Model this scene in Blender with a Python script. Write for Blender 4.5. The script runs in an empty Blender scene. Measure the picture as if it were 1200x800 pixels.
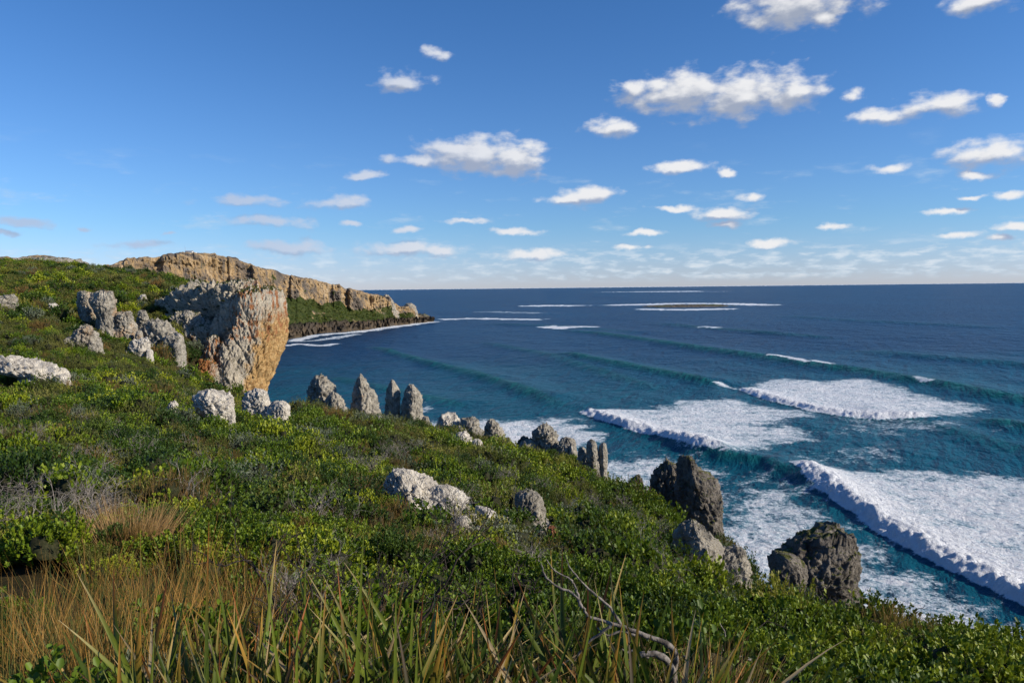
import bpy, bmesh, math, random
import numpy as np
from mathutils import Vector, Matrix, noise as mn
R = math.radians
rng = np.random.default_rng(7)
random.seed(7)
sc = bpy.context.scene
COL = sc.collection

# ------------------------------------------------------------------ camera, sky, sun, exposure
EYE = np.array([0.0, 0.0, 50.0])
FP = 857.0
PITCH, ROLL = R(4.18), R(0.60)
_f = np.array([0, math.cos(PITCH), -math.sin(PITCH)])
_r0 = np.array([1.0, 0, 0]); _u0 = np.cross(_r0, _f)
_r = math.cos(ROLL) * _r0 - math.sin(ROLL) * _u0
_u = np.cross(_r, _f)
cam = bpy.data.cameras.new('camera'); cam.lens = 36 * FP / 1200; cam.sensor_width = 36
cam.clip_start = 0.05; cam.clip_end = 300000
camo = bpy.data.objects.new('camera', cam); COL.objects.link(camo)
M = Matrix(((_r[0], _u[0], -_f[0], EYE[0]), (_r[1], _u[1], -_f[1], EYE[1]), (_r[2], _u[2], -_f[2], EYE[2]), (0, 0, 0, 1)))
camo.matrix_world = M
sc.camera = camo

SUN_AZ, SUN_EL = R(105), R(26)
sdir = Vector((math.sin(SUN_AZ) * math.cos(SUN_EL), math.cos(SUN_AZ) * math.cos(SUN_EL), math.sin(SUN_EL)))
sl = bpy.data.lights.new('sun', 'SUN'); sl.energy = 5.0; sl.angle = R(0.53); sl.color = (1.0, 0.89, 0.73)
so = bpy.data.objects.new('sun', sl); COL.objects.link(so); so.rotation_euler = sdir.to_track_quat('Z', 'Y').to_euler()
sc.view_settings.view_transform = 'Standard'; sc.view_settings.look = 'None'
sc.view_settings.exposure = 0.24; sc.view_settings.gamma = 1.0
sc.render.engine = 'CYCLES'
sc.cycles.max_bounces = 5; sc.cycles.diffuse_bounces = 2; sc.cycles.glossy_bounces = 2; sc.cycles.transmission_bounces = 3
sc.cycles.use_denoising = True
sc.cycles.use_adaptive_sampling = True; sc.cycles.adaptive_threshold = 0.02

def hor(px): return 337.4 - (px - 600) * 0.0105
def ray(px, py):
    return _f + (px - 600) / FP * _r - (py - 400) / FP * _u
def P(px, py, Y):
    d = ray(px, py); return EYE + d * (Y / d[1])
def S(px, py, z=0.0):
    d = ray(px, py); return EYE + d * ((z - EYE[2]) / d[2])

# ------------------------------------------------------------------ node helpers
class NT:
    def __init__(s, tree): s.t = tree; s.n = tree.nodes; s.l = tree.links
    def new(s, typ, **kw):
        n = s.n.new(typ)
        for k, v in kw.items():
            if k in ('ins',):
                for kk, vv in v.items(): s.put(n.inputs[kk], vv)
            else: setattr(n, k, v)
        return n
    def put(s, sock, v):
        if isinstance(v, bpy.types.NodeSocket): s.l.new(v, sock)
        else: sock.default_value = v
    def math(s, op, a, b=None, c=None, clamp=False):
        n = s.n.new('ShaderNodeMath'); n.operation = op; n.use_clamp = clamp
        s.put(n.inputs[0], a)
        if b is not None: s.put(n.inputs[1], b)
        if c is not None: s.put(n.inputs[2], c)
        return n.outputs[0]
    def vmath(s, op, a, b=None, c=None):
        n = s.n.new('ShaderNodeVectorMath'); n.operation = op
        s.put(n.inputs[0], a)
        if b is not None: s.put(n.inputs[1], b)
        if c is not None: s.put(n.inputs[2], c)
        return n.outputs['Value'] if op in ('LENGTH', 'DOT_PRODUCT', 'DISTANCE') else n.outputs[0]
    def noise(s, vec, scale, detail=4, rough=0.55, dist=0.0, col=False):
        n = s.n.new('ShaderNodeTexNoise'); s.put(n.inputs['Vector'], vec)
        n.inputs['Scale'].default_value = scale; n.inputs['Detail'].default_value = detail
        n.inputs['Roughness'].default_value = rough; n.inputs['Distortion'].default_value = dist
        return n.outputs['Color' if col else 'Fac']
    def ss(s, x, lo, hi, a=0.0, b=1.0):
        n = s.n.new('ShaderNodeMapRange'); n.interpolation_type = 'SMOOTHSTEP'
        s.put(n.inputs[0], x); s.put(n.inputs[1], lo); s.put(n.inputs[2], hi); n.inputs[3].default_value = a; n.inputs[4].default_value = b
        return n.outputs[0]
    def mix(s, f, a, b):
        n = s.n.new('ShaderNodeMix'); n.data_type = 'RGBA'
        s.put(n.inputs[0], f)
        for i, v in ((6, a), (7, b)):
            if isinstance(v, tuple) and len(v) == 3: v = (*v, 1)
            s.put(n.inputs[i], v)
        return n.outputs[2]
    def ramp(s, f, stops):
        n = s.n.new('ShaderNodeValToRGB'); e = n.color_ramp.elements
        while len(e) < len(stops): e.new(0.5)
        for k, (p, c) in enumerate(stops): e[k].position = p; e[k].color = (*c, 1)
        s.put(n.inputs[0], f); return n.outputs[0]
    def attr(s, name, kind='GEOMETRY', out='Fac'):
        n = s.n.new('ShaderNodeAttribute'); n.attribute_name = name; n.attribute_type = kind; return n.outputs[out]
def material(name):
    m = bpy.data.materials.new(name); m.use_nodes = True; t = NT(m.node_tree); t.n.clear()
    out = t.n.new('ShaderNodeOutputMaterial')
    return m, t, out
def principled(t, col, rough=0.8, spec=0.5, normal=None, metallic=0.0):
    p = t.n.new('ShaderNodeBsdfPrincipled')
    t.put(p.inputs['Base Color'], (*col, 1) if isinstance(col, tuple) else col)
    t.put(p.inputs['Roughness'], rough); t.put(p.inputs['Specular IOR Level'], spec)
    if normal is not None: t.put(p.inputs['Normal'], normal)
    return p
def bump(t, h, strength, dist, normal=None):
    b = t.n.new('ShaderNodeBump'); t.put(b.inputs['Strength'], strength); t.put(b.inputs['Distance'], dist); t.put(b.inputs['Height'], h)
    if normal is not None: t.put(b.inputs['Normal'], normal)
    return b.outputs[0]

# ------------------------------------------------------------------ world: Nishita sky + cumulus
w = bpy.data.worlds.new('World'); sc.world = w; w.use_nodes = True
t = NT(w.node_tree); t.n.clear()
wout = t.n.new('ShaderNodeOutputWorld'); bg = t.n.new('ShaderNodeBackground')
sky = t.n.new('ShaderNodeTexSky'); sky.sky_type = 'NISHITA'; sky.sun_disc = False
sky.sun_elevation = SUN_EL; sky.sun_rotation = SUN_AZ; sky.altitude = 50; sky.air_density = 1.0; sky.dust_density = 0.1; sky.ozone_density = 2.5
SKY_STR = 0.076
vec = t.n.new('ShaderNodeTexCoord').outputs['Generated']
sep = t.n.new('ShaderNodeSeparateXYZ'); t.put(sep.inputs[0], vec)
az = t.math('ARCTAN2', sep.outputs[0], sep.outputs[1])
el = t.math('ARCSINE', sep.outputs[2])
comb = t.n.new('ShaderNodeCombineXYZ'); t.put(comb.inputs[0], az); t.put(comb.inputs[1], el)
ang = comb.outputs[0]
# where the clouds stand: (photo px, py, half width px, half height px, tilt)
CL = [(800,108,62,20,0.06),(875,112,75,24,-0.03),(935,104,36,14,0.0),(745,104,22,13,0),(720,149,30,14,0.05),(556,181,62,19,0.02),(605,187,34,19,0.0),(492,187,42,8,0),
 (470,97,34,12,0.06),(512,62,17,7,0),(935,4,66,26,0.03),(965,22,22,13,0),(1150,2,46,13,0),(1100,122,50,15,-0.1),(1040,138,46,10,-0.15),(1160,178,62,17,-0.04),(1135,206,28,6,0),
 (1040,196,26,6,0),(798,197,33,8,0),(848,203,12,7,0),(886,229,17,5,0),(688,229,38,12,0),(665,232,40,6,0),(845,249,36,10,0),(850,263,20,5,0),(790,243,26,4,0),
 (600,271,36,5,0),(545,259,27,4,0),(755,274,26,4,0),(625,299,46,7,0),(480,270,20,4,0),(290,236,50,8,0.03),(312,260,60,7,0.0),(398,236,36,8,-0.03),(428,206,23,6,0),(410,262,16,4,0),
 (25,258,42,7,0),(5,272,25,5,0),(165,287,38,6,0),(100,267,14,3,0),(198,274,16,3,0),(345,290,46,10,0),(465,291,52,9,0),(515,294,28,8,0),(975,266,29,4,0),(902,284,25,6,0),(1110,247,34,4,0),
 (1182,228,24,6,0),(1140,231,20,3,0),(1188,265,30,6,0),(1120,275,25,5,0),(995,112,12,9,0.3),(1172,116,10,7,0),(1170,278,24,4,0),(740,290,24,4,0)]
def cloud_field(shift):
    # domain warp so that outlines billow
    nz = t.noise(ang, 20, 5, 0.6, 0, True)
    nv = t.vmath('MULTIPLY', t.vmath('SUBTRACT', nz, (0.5, 0.5, 0.5)), (0.045, 0.020, 0))
    p = t.vmath('ADD', t.vmath('ADD', ang, nv), shift)
    acc = None
    for (cx, cy, hw, hh, tilt) in CL:
        d = ray(cx, cy); d = d / np.linalg.norm(d)
        a0 = math.atan2(d[0], d[1]); e0 = math.asin(d[2])
        c2 = 1 + ((cx - 600) / FP) ** 2
        sx = c2 / (1.12 * hw / FP); sy = math.sqrt(c2) / (1.15 * hh / FP)
        q = t.vmath('MULTIPLY_ADD', p, (sx, sy, 0), (-a0 * sx, -e0 * sy, 0))
        L = t.vmath('LENGTH', q)
        v = t.math('SUBTRACT', 1.14 if hh >= 18 else 1.0, L)
        if acc is None: acc = v
        else:
            acc = t.math('SMOOTH_MAX', acc, v, 0.25)
    return acc
stretch = t.vmath('MULTIPLY', ang, (1.0, 1.9, 1.0))
nfine = t.noise(stretch, 32, 6, 0.52)
nbig = t.noise(stretch, 14, 3, 0.5)
f0 = cloud_field((0, 0, 0)); 
den0 = t.math('ADD', f0, t.math('MULTIPLY', t.math('SUBTRACT', nfine, 0.5), 2.1))
st2 = t.vmath('ADD', stretch, (0.010, 0.016, 0))
nf2 = t.noise(st2, 32, 6, 0.52)
f2 = cloud_field((0.004, 0.012, 0))
den2 = t.math('ADD', f2, t.math('MULTIPLY', t.math('SUBTRACT', nf2, 0.5), 2.1))
alpha = t.ss(den0, -0.06, 0.80)
light = t.ss(t.math('ADD', t.math('MULTIPLY', t.math('SUBTRACT', f0, f2), 1.1), t.math('MULTIPLY', t.math('SUBTRACT', nfine, nf2), 1.3)), -0.30, 0.62)
# low broken bank of small clouds just above the horizon
lowv = t.vmath('MULTIPLY', ang, (1.0, 3.6, 1.0))
lown = t.noise(lowv, 34, 5, 0.55)
band = t.math('MULTIPLY', t.ss(el, 0.004, 0.016), t.ss(el, 0.062, 0.034))
rightness = t.ss(az, -0.25, 0.30, 0.62, 1.0)
lowa = t.math('MULTIPLY', t.math('MULTIPLY', t.ss(lown, 0.44, 0.58), band), rightness)
wisp = t.math('MULTIPLY', t.math('MULTIPLY', t.ss(t.noise(lowv, 11, 6, 0.6), 0.54, 0.76), t.math('MULTIPLY', t.ss(el, 0.03, 0.06), t.ss(el, 0.20, 0.09))), 0.5)
lowa = t.math('MAXIMUM', t.math('MULTIPLY', lowa, 0.6), wisp)
# sky colour, slightly deepened towards the zenith blue of the photograph
skc = t.vmath('SCALE', sky.outputs[0]); skc.node.inputs['Scale'].default_value = SKY_STR
tint = t.mix(t.ss(el, 0.06, 0.42), t.mix(t.ss(el, 0.0, 0.09), (0.86, 1.02, 1.72), (0.68, 1.02, 1.52)), (0.50, 0.94, 1.46))
skc = t.vmath('MULTIPLY', skc, tint)
shadecol = t.mix(t.ss(el, 0.02, 0.30), (0.30, 0.36, 0.50), (0.30, 0.34, 0.43))
leftdim = t.ss(az, -0.5, 0.15, 0.0, 1.0)
litcol = t.mix(leftdim, (0.38, 0.46, 0.62), (0.74, 0.74, 0.75))
ccol = t.mix(t.math('MULTIPLY', light, 1.0), shadecol, litcol)
a1 = t.math('MULTIPLY', alpha, t.ss(leftdim, 0.0, 1.0, 0.82, 0.97))
c1 = t.mix(lowa, skc, t.mix(t.ss(lown, 0.5, 0.72), (0.46, 0.57, 0.68), (0.72, 0.76, 0.80)))
c2 = t.mix(a1, c1, ccol)
t.put(bg.inputs['Color'], c2); bg.inputs['Strength'].default_value = 1.0
t.l.new(bg.outputs[0], wout.inputs[0])
w.cycles.sampling_method = 'MANUAL'; w.cycles.sample_map_resolution = 512

# ------------------------------------------------------------------ numpy noise
_perm = rng.permutation(512).astype(np.int64)
def _h(i, j, k):
    return _perm[(_perm[(_perm[i & 511] + j) & 511] + k) & 511]
_g = rng.normal(size=(512, 3)); _g /= np.linalg.norm(_g, axis=1)[:, None]
def pnoise(x, y, z):
    x, y, z = np.broadcast_arrays(np.asarray(x, float), np.asarray(y, float), np.asarray(z, float))
    xi = np.floor(x).astype(np.int64); yi = np.floor(y).astype(np.int64); zi = np.floor(z).astype(np.int64)
    fx, fy, fz = x - xi, y - yi, z - zi
    u_, v_, w_ = [q * q * q * (q * (q * 6 - 15) + 10) for q in (fx, fy, fz)]
    out = 0
    for a in (0, 1):
        for b in (0, 1):
            for c in (0, 1):
                g = _g[_h(xi + a, yi + b, zi + c)]
                d = g[..., 0] * (fx - a) + g[..., 1] * (fy - b) + g[..., 2] * (fz - c)
                out = out + d * (u_ if a else 1 - u_) * (v_ if b else 1 - v_) * (w_ if c else 1 - w_)
    return out * 1.5
def fbm(x, y, z, o=4, g=0.5, ridged=False):
    s, a, f, tot = 0, 1.0, 1.0, 0
    for k in range(o):
        n = pnoise(x * f + 17.3 * k, y * f - 9.1 * k, z * f + 3.7 * k)
        if ridged: n = 1 - 2 * np.abs(n)
        s = s + a * n; tot += a; a *= g; f *= 2.03
    return s / tot
def sstep(x, a, b):
    q = np.clip((x - a) / (b - a), 0, 1); return q * q * (3 - 2 * q)

# ------------------------------------------------------------------ mesh helpers
def mesh_np(name, V, F, mats, smooth=True, attrs=None, link=True, matidx=None):
    """F: list of arrays, each (n,k) of equal polygon size"""
    me = bpy.data.meshes.new(name)
    V = np.asarray(V, np.float32)
    if not isinstance(F, list): F = [F]
    F = [np.asarray(f, np.int32) for f in F if len(f)]
    nl = sum(f.size for f in F); npo = sum(len(f) for f in F)
    me.vertices.add(len(V)); me.vertices.foreach_set('co', V.ravel())
    me.loops.add(nl); me.loops.foreach_set('vertex_index', np.concatenate([f.ravel() for f in F]))
    me.polygons.add(npo)
    starts = []; off = 0
    for f in F:
        starts.append(off + np.arange(len(f)) * f.shape[1]); off += f.size
    me.polygons.foreach_set('loop_start', np.concatenate(starts).astype(np.int32))
    me.update(calc_edges=True); me.validate()
    if smooth: me.polygons.foreach_set('use_smooth', np.ones(len(me.polygons), bool))
    if attrs:
        for k, a in attrs.items():
            at = me.attributes.new(k, 'FLOAT', 'POINT'); at.data.foreach_set('value', np.asarray(a, np.float32))
    if not isinstance(mats, (list, tuple)): mats = [mats]
    for m in mats: me.materials.append(m)
    if matidx is not None: me.polygons.foreach_set('material_index', np.asarray(matidx, np.int32))
    return me
def obj(name, me, parent=None, link=True):
    o = bpy.data.objects.new(name, me)
    if link: COL.objects.link(o)
    if parent: o.parent = parent
    return o
def tag(o, label=None, cat=None, group=None, kind=None):
    if label: o['label'] = label
    if cat: o['category'] = cat
    if group: o['group'] = group
    if kind: o['kind'] = kind
    return o
def empty(name, loc, rz=0, label=None, cat=None, group=None):
    o = bpy.data.objects.new(name, None); COL.objects.link(o); o.location = loc; o.rotation_euler = (0, 0, rz); o.empty_display_size = 0.2
    return tag(o, label, cat, group)
def grid_faces(nr, nc, off=0, wrap=False):
    i = np.arange(nr - 1)[:, None]; j = np.arange(nc if wrap else nc - 1)[None, :]
    j2 = (j + 1) % nc
    a = i * nc + j; b = i * nc + j2; c = (i + 1) * nc + j2; d = (i + 1) * nc + j
    return np.stack([a, b, c, d], -1).reshape(-1, 4) + off

# ------------------------------------------------------------------ ground heights
# columns: photo column -> (distance ahead, photo row of the ground there); 'd' rows give metres below the eye; 'z' absolute
near = lambda k=0.0: [('d', 0.5, 1.6), ('d', 3, 2.0 + k)]
COLS = {
 -500: near() + [(9,660),(20,570),(40,505),(65,460),(85,430),(105,400),(150,360),(220,328),(330,306),('z',430,62),('z',800,40)],
 -100: near() + [(9,660),(20,570),(40,505),(65,462),(85,432),(105,402),(150,362),(220,330),(330,309),('z',430,60),('z',800,40)],
 60:   near() + [(9,660),(20,570),(40,508),(65,466),(85,438),(105,408),(130,388),(150,368),(220,333),(330,311),('z',430,56),('z',800,30)],
 150:  near() + [(9,662),(20,575),(40,515),(65,475),(85,450),(105,432),(130,410),(150,385),(200,345),(330,320),('z',380,52),('z',500,10),('z',800,-8)],
 205:  near() + [(9,665),(20,580),(40,522),(65,485),(90,470),(110,462),(125,440),(140,405),(160,368),(200,343),(290,326),('z',340,46),('z',450,0),('z',800,-8)],
 232:  near() + [(9,668),(20,583),(40,528),(65,493),(90,484),(112,474),(130,464),(140,440),(148,395),(160,358),(230,336),('z',280,45),('z',380,0),('z',800,-8)],
 247:  near() + [(9,668),(20,583),(40,528),(65,493),(90,486),(112,478),(130,474),(146,470),(152,420),(158,352),(230,340),('z',280,45),('z',380,0),('z',800,-8)],
 285:  near() + [(9,670),(20,586),(40,534),(65,503),(90,493),(105,487),(120,487),(146,478),(153,400),(158,355),(170,352),('z',185,46),('z',215,0),('z',800,-8)],
 305:  near() + [(9,670),(20,588),(40,536),(65,506),(90,496),(105,488),('z',118,27),('z',132,10),('z',150,-5),('z',800,-8)],
 345:  near() + [(9,672),(20,592),(40,540),(65,512),(90,490),(113,482),('z',125,28),('z',145,0),('z',155,-5),('z',800,-8)],
 450:  near() + [(9,676),(20,598),(40,548),(65,520),(88,506),(106,496),('z',117,28),('z',138,0),('z',150,-5),('z',800,-8)],
 600:  near() + [(9,690),(14,655),(22,618),(35,580),(55,550),(75,532),(86,528),('z',97,26),('z',117,0),('z',130,-5),('z',800,-8)],
 645:  near() + [(9,694),(14,662),(22,630),(35,594),(52,563),(66,545),(79,533),('z',90,26),('z',110,0),('z',122,-5),('z',800,-8)],
 675:  near() + [(9,697),(14,667),(22,638),(35,603),(50,575),(60,560),(71,550),('z',81,26),('z',102,0),('z',112,-5),('z',800,-8)],
 700:  near() + [(9,700),(14,672),(22,645),(35,610),(50,585),(67,570),('z',76,27),('z',95,0),('z',105,-5),('z',800,-8)],
 760:  near() + [(8,728),(14,697),(22,668),(35,627),(50,603),(60,592),('z',70,25),('z',90,0),('z',100,-5),('z',800,-8)],
 860:  near() + [(8,748),(14,722),(22,698),(33,668),(42,648),('z',50,26),('z',70,0),('z',80,-5),('z',800,-8)],
 960:  near() + [(8,775),(12,757),(18,742),(24,733),('z',30,31),('z',40,18),('z',60,0),('z',70,-5),('z',800,-8)],
 1080: near() + [(8,790),(12,770),(17,756),('z',21,38.6),('z',27,30),('z',40,5),('z',50,-5),('z',800,-8)],
 1200: near() + [(7,808),(10,790),(13,782),('z',16,40),('z',22,30),('z',34,5),('z',42,-5),('z',800,-8)],
 1500: near() + [(6,'d',4.2),(9,'d',5.6),('z',12,41),('z',18,30),('z',28,5),('z',36,-5),('z',800,-8)],
 2400: near() + [(4,'d',3.6),('z',7,44),('z',12,30),('z',20,5),('z',26,-5),('z',800,-8)],
}
NY = 260
LY = np.linspace(math.log(0.5), math.log(800), NY)
us = sorted(COLS)
tab = []
for u0 in us:
    ys, zs = [], []
    for c in COLS[u0]:
        if c[0] == 'd': ys.append(c[1]); zs.append(50 - c[2])
        elif c[0] == 'z': ys.append(c[1]); zs.append(c[2])
        elif c[1] == 'd': ys.append(c[0]); zs.append(50 - c[2])
        else: ys.append(c[0]); zs.append(P(u0, c[1], c[0])[2])
    z_ = np.interp(LY, np.log(ys), zs)
    k = np.array([1, 2, 3, 2, 1.]); k /= k.sum()
    z_ = np.convolve(np.pad(z_, 2, 'edge'), k, 'valid')
    tab.append(z_)
tab = np.array(tab)
UU = np.arange(-500, 2401, 5.0)
tabU = np.empty((len(UU), NY))
for j in range(NY): tabU[:, j] = np.interp(UU, us, tab[:, j])
k = np.hanning(9)[1:-1]; k /= k.sum()
sm = np.apply_along_axis(lambda a: np.convolve(np.pad(a, 3, 'edge'), k, 'valid'), 0, tabU)
wgt = ((UU > 235) & (UU < 320))[:, None] * 0.8
tabU = sm * (1 - wgt) + tabU * wgt
def hz(x, y):
    x = np.asarray(x, float); y = np.asarray(y, float)
    yy = np.clip(y, 0.5, 799)
    dx = x / np.maximum(yy, 3.0)
    uu = np.clip(600 + FP * dx, -499.9, 2399.9)
    a = (uu + 500) / 5.0; i = a.astype(int); fa = a - i
    b = (np.log(yy) - LY[0]) / (LY[1] - LY[0]); j = np.clip(b.astype(int), 0, NY - 2); fb = b - j
    i2 = np.minimum(i + 1, len(UU) - 1)
    z = (tabU[i, j] * (1 - fa) + tabU[i2, j] * fa) * (1 - fb) + (tabU[i, j + 1] * (1 - fa) + tabU[i2, j + 1] * fa) * fb
    amp = np.clip(yy / 45, 0.05, 1.0)
    z = z + fbm(x / 14, y / 14, 0.3, 4) * 1.6 * amp + fbm(x / 2.5, y / 2.5, 5.3, 3) * 0.18 * np.clip(yy / 10, 0.15, 1.0)
    return z - np.where(y < 0.5, (y - 0.5) * 0.12, 0)
def G(px, py, ymax=600, up=0.0):
    """where the line of sight through a photo pixel meets the ground"""
    d = ray(px, py); Y = np.exp(np.linspace(math.log(1.2), math.log(ymax), 1500))
    pts = EYE[None, :] + d[None, :] * (Y / d[1])[:, None]
    below = np.nonzero(pts[:, 2] < hz(pts[:, 0], pts[:, 1]) + up * np.clip(Y / 40, 0.7, 1.3))[0]
    if len(below) == 0: return None
    return pts[below[0]]

# ------------------------------------------------------------------ materials
def rock_material(name, light=(0.46, 0.42, 0.36), dark=(0.13, 0.12, 0.11), warm=(0.42, 0.26, 0.12), warm_amt=0.25, moss=0.0, scale=1.0, streak=0.0, bumps=1.0):
    m, t, out = material(name)
    geo = t.n.new('ShaderNodeNewGeometry'); pos = geo.outputs['Position']
    a = t.noise(pos, 0.9 * scale, 6, 0.65, 0.4)
    b = t.noise(pos, 3.2 * scale, 6, 0.7, 0.2)
    col = t.ramp(a, [(0.32, dark), (0.46, tuple(0.6 * x + 0.4 * y for x, y in zip(light, dark))), (0.6, light), (0.8, tuple(min(1, 1.18 * x) for x in light))])
    pit = t.ss(b, 0.36, 0.48)
    col = t.mix(t.math('SUBTRACT', 0.55, t.math('MULTIPLY', pit, 0.55)), col, tuple(0.8 * x for x in dark))
    wn = t.noise(t.vmath('ADD', t.vmath('MULTIPLY', pos, (1, 1, 0.45)), (31, 5, 9)), 0.45 * scale, 4, 0.6, 0.3)
    col = t.mix(t.ss(wn, 0.62 - warm_amt * 0.3, 0.78 - warm_amt * 0.3, 0, min(1.0, 0.35 + warm_amt)), col, warm)
    if moss > 0:
        nz = t.n.new('ShaderNodeSeparateXYZ'); t.put(nz.inputs[0], geo.outputs['Normal'])
        mn_ = t.math('ADD', nz.outputs[2], t.math('MULTIPLY', t.math('SUBTRACT', t.noise(pos, 1.1 * scale, 4), 0.5), 1.6))
        col = t.mix(t.ss(mn_, 1.05 - moss * 0.6, 1.25 - moss * 0.6, 0, 0.9), col, t.mix(t.noise(pos, 5 * scale), (0.03, 0.05, 0.01), (0.14, 0.14, 0.03)))
    vor = t.n.new('ShaderNodeTexVoronoi'); t.put(vor.inputs['Vector'], t.vmath('ADD', pos, t.vmath('SCALE', t.noise(pos, 2 * scale, 3, 0.5, 0, True)))); vor.inputs['Scale'].default_value = 2.2 * scale
    hh = t.math('ADD', t.math('MULTIPLY', b, 0.7), t.math('MULTIPLY', vor.outputs[0], 0.5))
    hh = t.math('ADD', hh, t.math('MULTIPLY', t.noise(pos, 11 * scale, 4, 0.7), 0.25))
    nrm = bump(t, hh, 0.9 * bumps, 0.35 / scale)
    p = principled(t, col, 0.9, 0.2, nrm)
    t.l.new(p.outputs[0], out.inputs[0]); return m
M_ROCK = rock_material('grey_limestone', (0.40, 0.37, 0.31), (0.10, 0.095, 0.085), (0.36, 0.24, 0.13), 0.1, 0.12, 1.3)
M_WHITE = rock_material('white_limestone', (0.66, 0.62, 0.54), (0.30, 0.27, 0.235), (0.50, 0.38, 0.26), 0.1, 0.0, 2.2)
M_CRAG = rock_material('crag_limestone', (0.40, 0.37, 0.31), (0.10, 0.095, 0.085), (0.42, 0.26, 0.13), 0.3, 0.2, 0.7)
M_DARK = rock_material('dark_limestone', (0.21, 0.19, 0.165), (0.045, 0.042, 0.038), (0.28, 0.18, 0.11), 0.15, 0.6, 1.3)
M_RED = rock_material('red_stone', (0.30, 0.13, 0.07), (0.10, 0.05, 0.03), (0.36, 0.14, 0.06), 0.5, 0.0, 3)

def leaf_material(name, cols, rough=0.45, trans=0.35, spec=0.4, scale=3.0):
    """cols: dark, mid, light leaf colours varied from plant to plant, spread widened for sun and shade contrast"""
    m, t, out = material(name)
    geo = t.n.new('ShaderNodeNewGeometry')
    oi = t.n.new('ShaderNodeObjectInfo')
    rp = geo.outputs['Random Per Island']
    f = t.math('ADD', t.math('MULTIPLY', oi.outputs['Random'], 0.7), t.math('MULTIPLY', rp, 0.3))
    patch = t.noise(geo.outputs['Position'], 0.22, 3, 0.6)
    f = t.math('ADD', t.math('MULTIPLY', f, 0.6), t.math('MULTIPLY', t.ss(patch, 0.3, 0.7), 0.4))
    col = t.ramp(f, [(0.1, cols[0]), (0.5, cols[1]), (0.9, cols[2])])  # plant tones, with sun and shade contrast put into the dark and bright ends
    p = principled(t, col, rough, spec)
    tr = t.n.new('ShaderNodeBsdfTranslucent'); t.put(tr.inputs[0], t.mix(0.5, col, (0.34, 0.42, 0.03, 1)))
    ms = t.n.new('ShaderNodeMixShader'); ms.inputs[0].default_value = trans
    t.l.new(p.outputs[0], ms.inputs[1]); t.l.new(tr.outputs[0], ms.inputs[2])
    t.l.new(ms.outputs[0], out.inputs[0]); return m
L_FLESHY = leaf_material('fleshy_leaves', [(0.022, 0.055, 0.007), (0.105, 0.165, 0.010), (0.32, 0.35, 0.020)], 0.5, 0.18, 0.25)
L_OLIVE = leaf_material('olive_leaves', [(0.045, 0.058, 0.014), (0.105, 0.115, 0.025), (0.20, 0.18, 0.045)], 0.6, 0.16, 0.2)
L_DARK = leaf_material('dark_leaves', [(0.018, 0.038, 0.009), (0.035, 0.070, 0.012), (0.08, 0.12, 0.018)], 0.5, 0.14, 0.2)
L_YELLOW = leaf_material('yellow_green_leaves', [(0.11, 0.12, 0.018), (0.19, 0.19, 0.025), (0.30, 0.26, 0.045)], 0.55, 0.3, 0.3)
L_GREY = leaf_material('grey_green_leaves', [(0.08, 0.10, 0.07), (0.13, 0.155, 0.10), (0.20, 0.22, 0.15)], 0.6, 0.2, 0.3)
L_RUST = leaf_material('rusty_scrub', [(0.07, 0.05, 0.02), (0.15, 0.09, 0.03), (0.30, 0.17, 0.06)], 0.7, 0.25, 0.2)
def wood_material(name, a, b):
    m, t, out = material(name)
    geo = t.n.new('ShaderNodeNewGeometry')
    c = t.mix(t.ss(t.noise(geo.outputs['Position'], 30, 4), 0.35, 0.65), a, b)
    n = bump(t, t.noise(t.vmath('MULTIPLY', geo.outputs['Position'], (1, 1, 0.3)), 160, 3), 0.4, 0.01)
    t.l.new(principled(t, c, 0.85, 0.2, n).outputs[0], out.inputs[0]); return m
W_GREY = wood_material('weathered_grey_wood', (0.13, 0.115, 0.10), (0.30, 0.27, 0.24))
W_BURNT = wood_material('blackened_wood', (0.012, 0.01, 0.01), (0.06, 0.045, 0.038))
W_TWIG_CORE = wood_material('twig_and_shade_core', (0.012, 0.016, 0.005), (0.035, 0.034, 0.014))  # stem wood, also the added light-blocking core inside each shrub

# soil and litter under the scrub
m, t, out = material('soil'); M_SOIL = m
geo = t.n.new('ShaderNodeNewGeometry'); pos = geo.outputs['Position']
far = t.ss(t.vmath('LENGTH', pos), 80, 160)
c = t.ramp(t.noise(pos, 2.5, 6, 0.7), [(0.3, (0.02, 0.016, 0.008)), (0.5, (0.07, 0.045, 0.022)), (0.7, (0.15, 0.095, 0.05))])
g = t.ramp(t.noise(pos, 0.9, 6, 0.7), [(0.3, (0.014, 0.016, 0.006)), (0.55, (0.03, 0.03, 0.011)), (0.75, (0.07, 0.05, 0.025))])
bare = t.attr('bare')
c = t.mix(bare, t.mix(0.7, c, g), c)
t.l.new(principled(t, c, 0.95, 0.1, bump(t, t.noise(pos, 9, 5, 0.7), 0.8, 0.08)).outputs[0], out.inputs[0])

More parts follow.
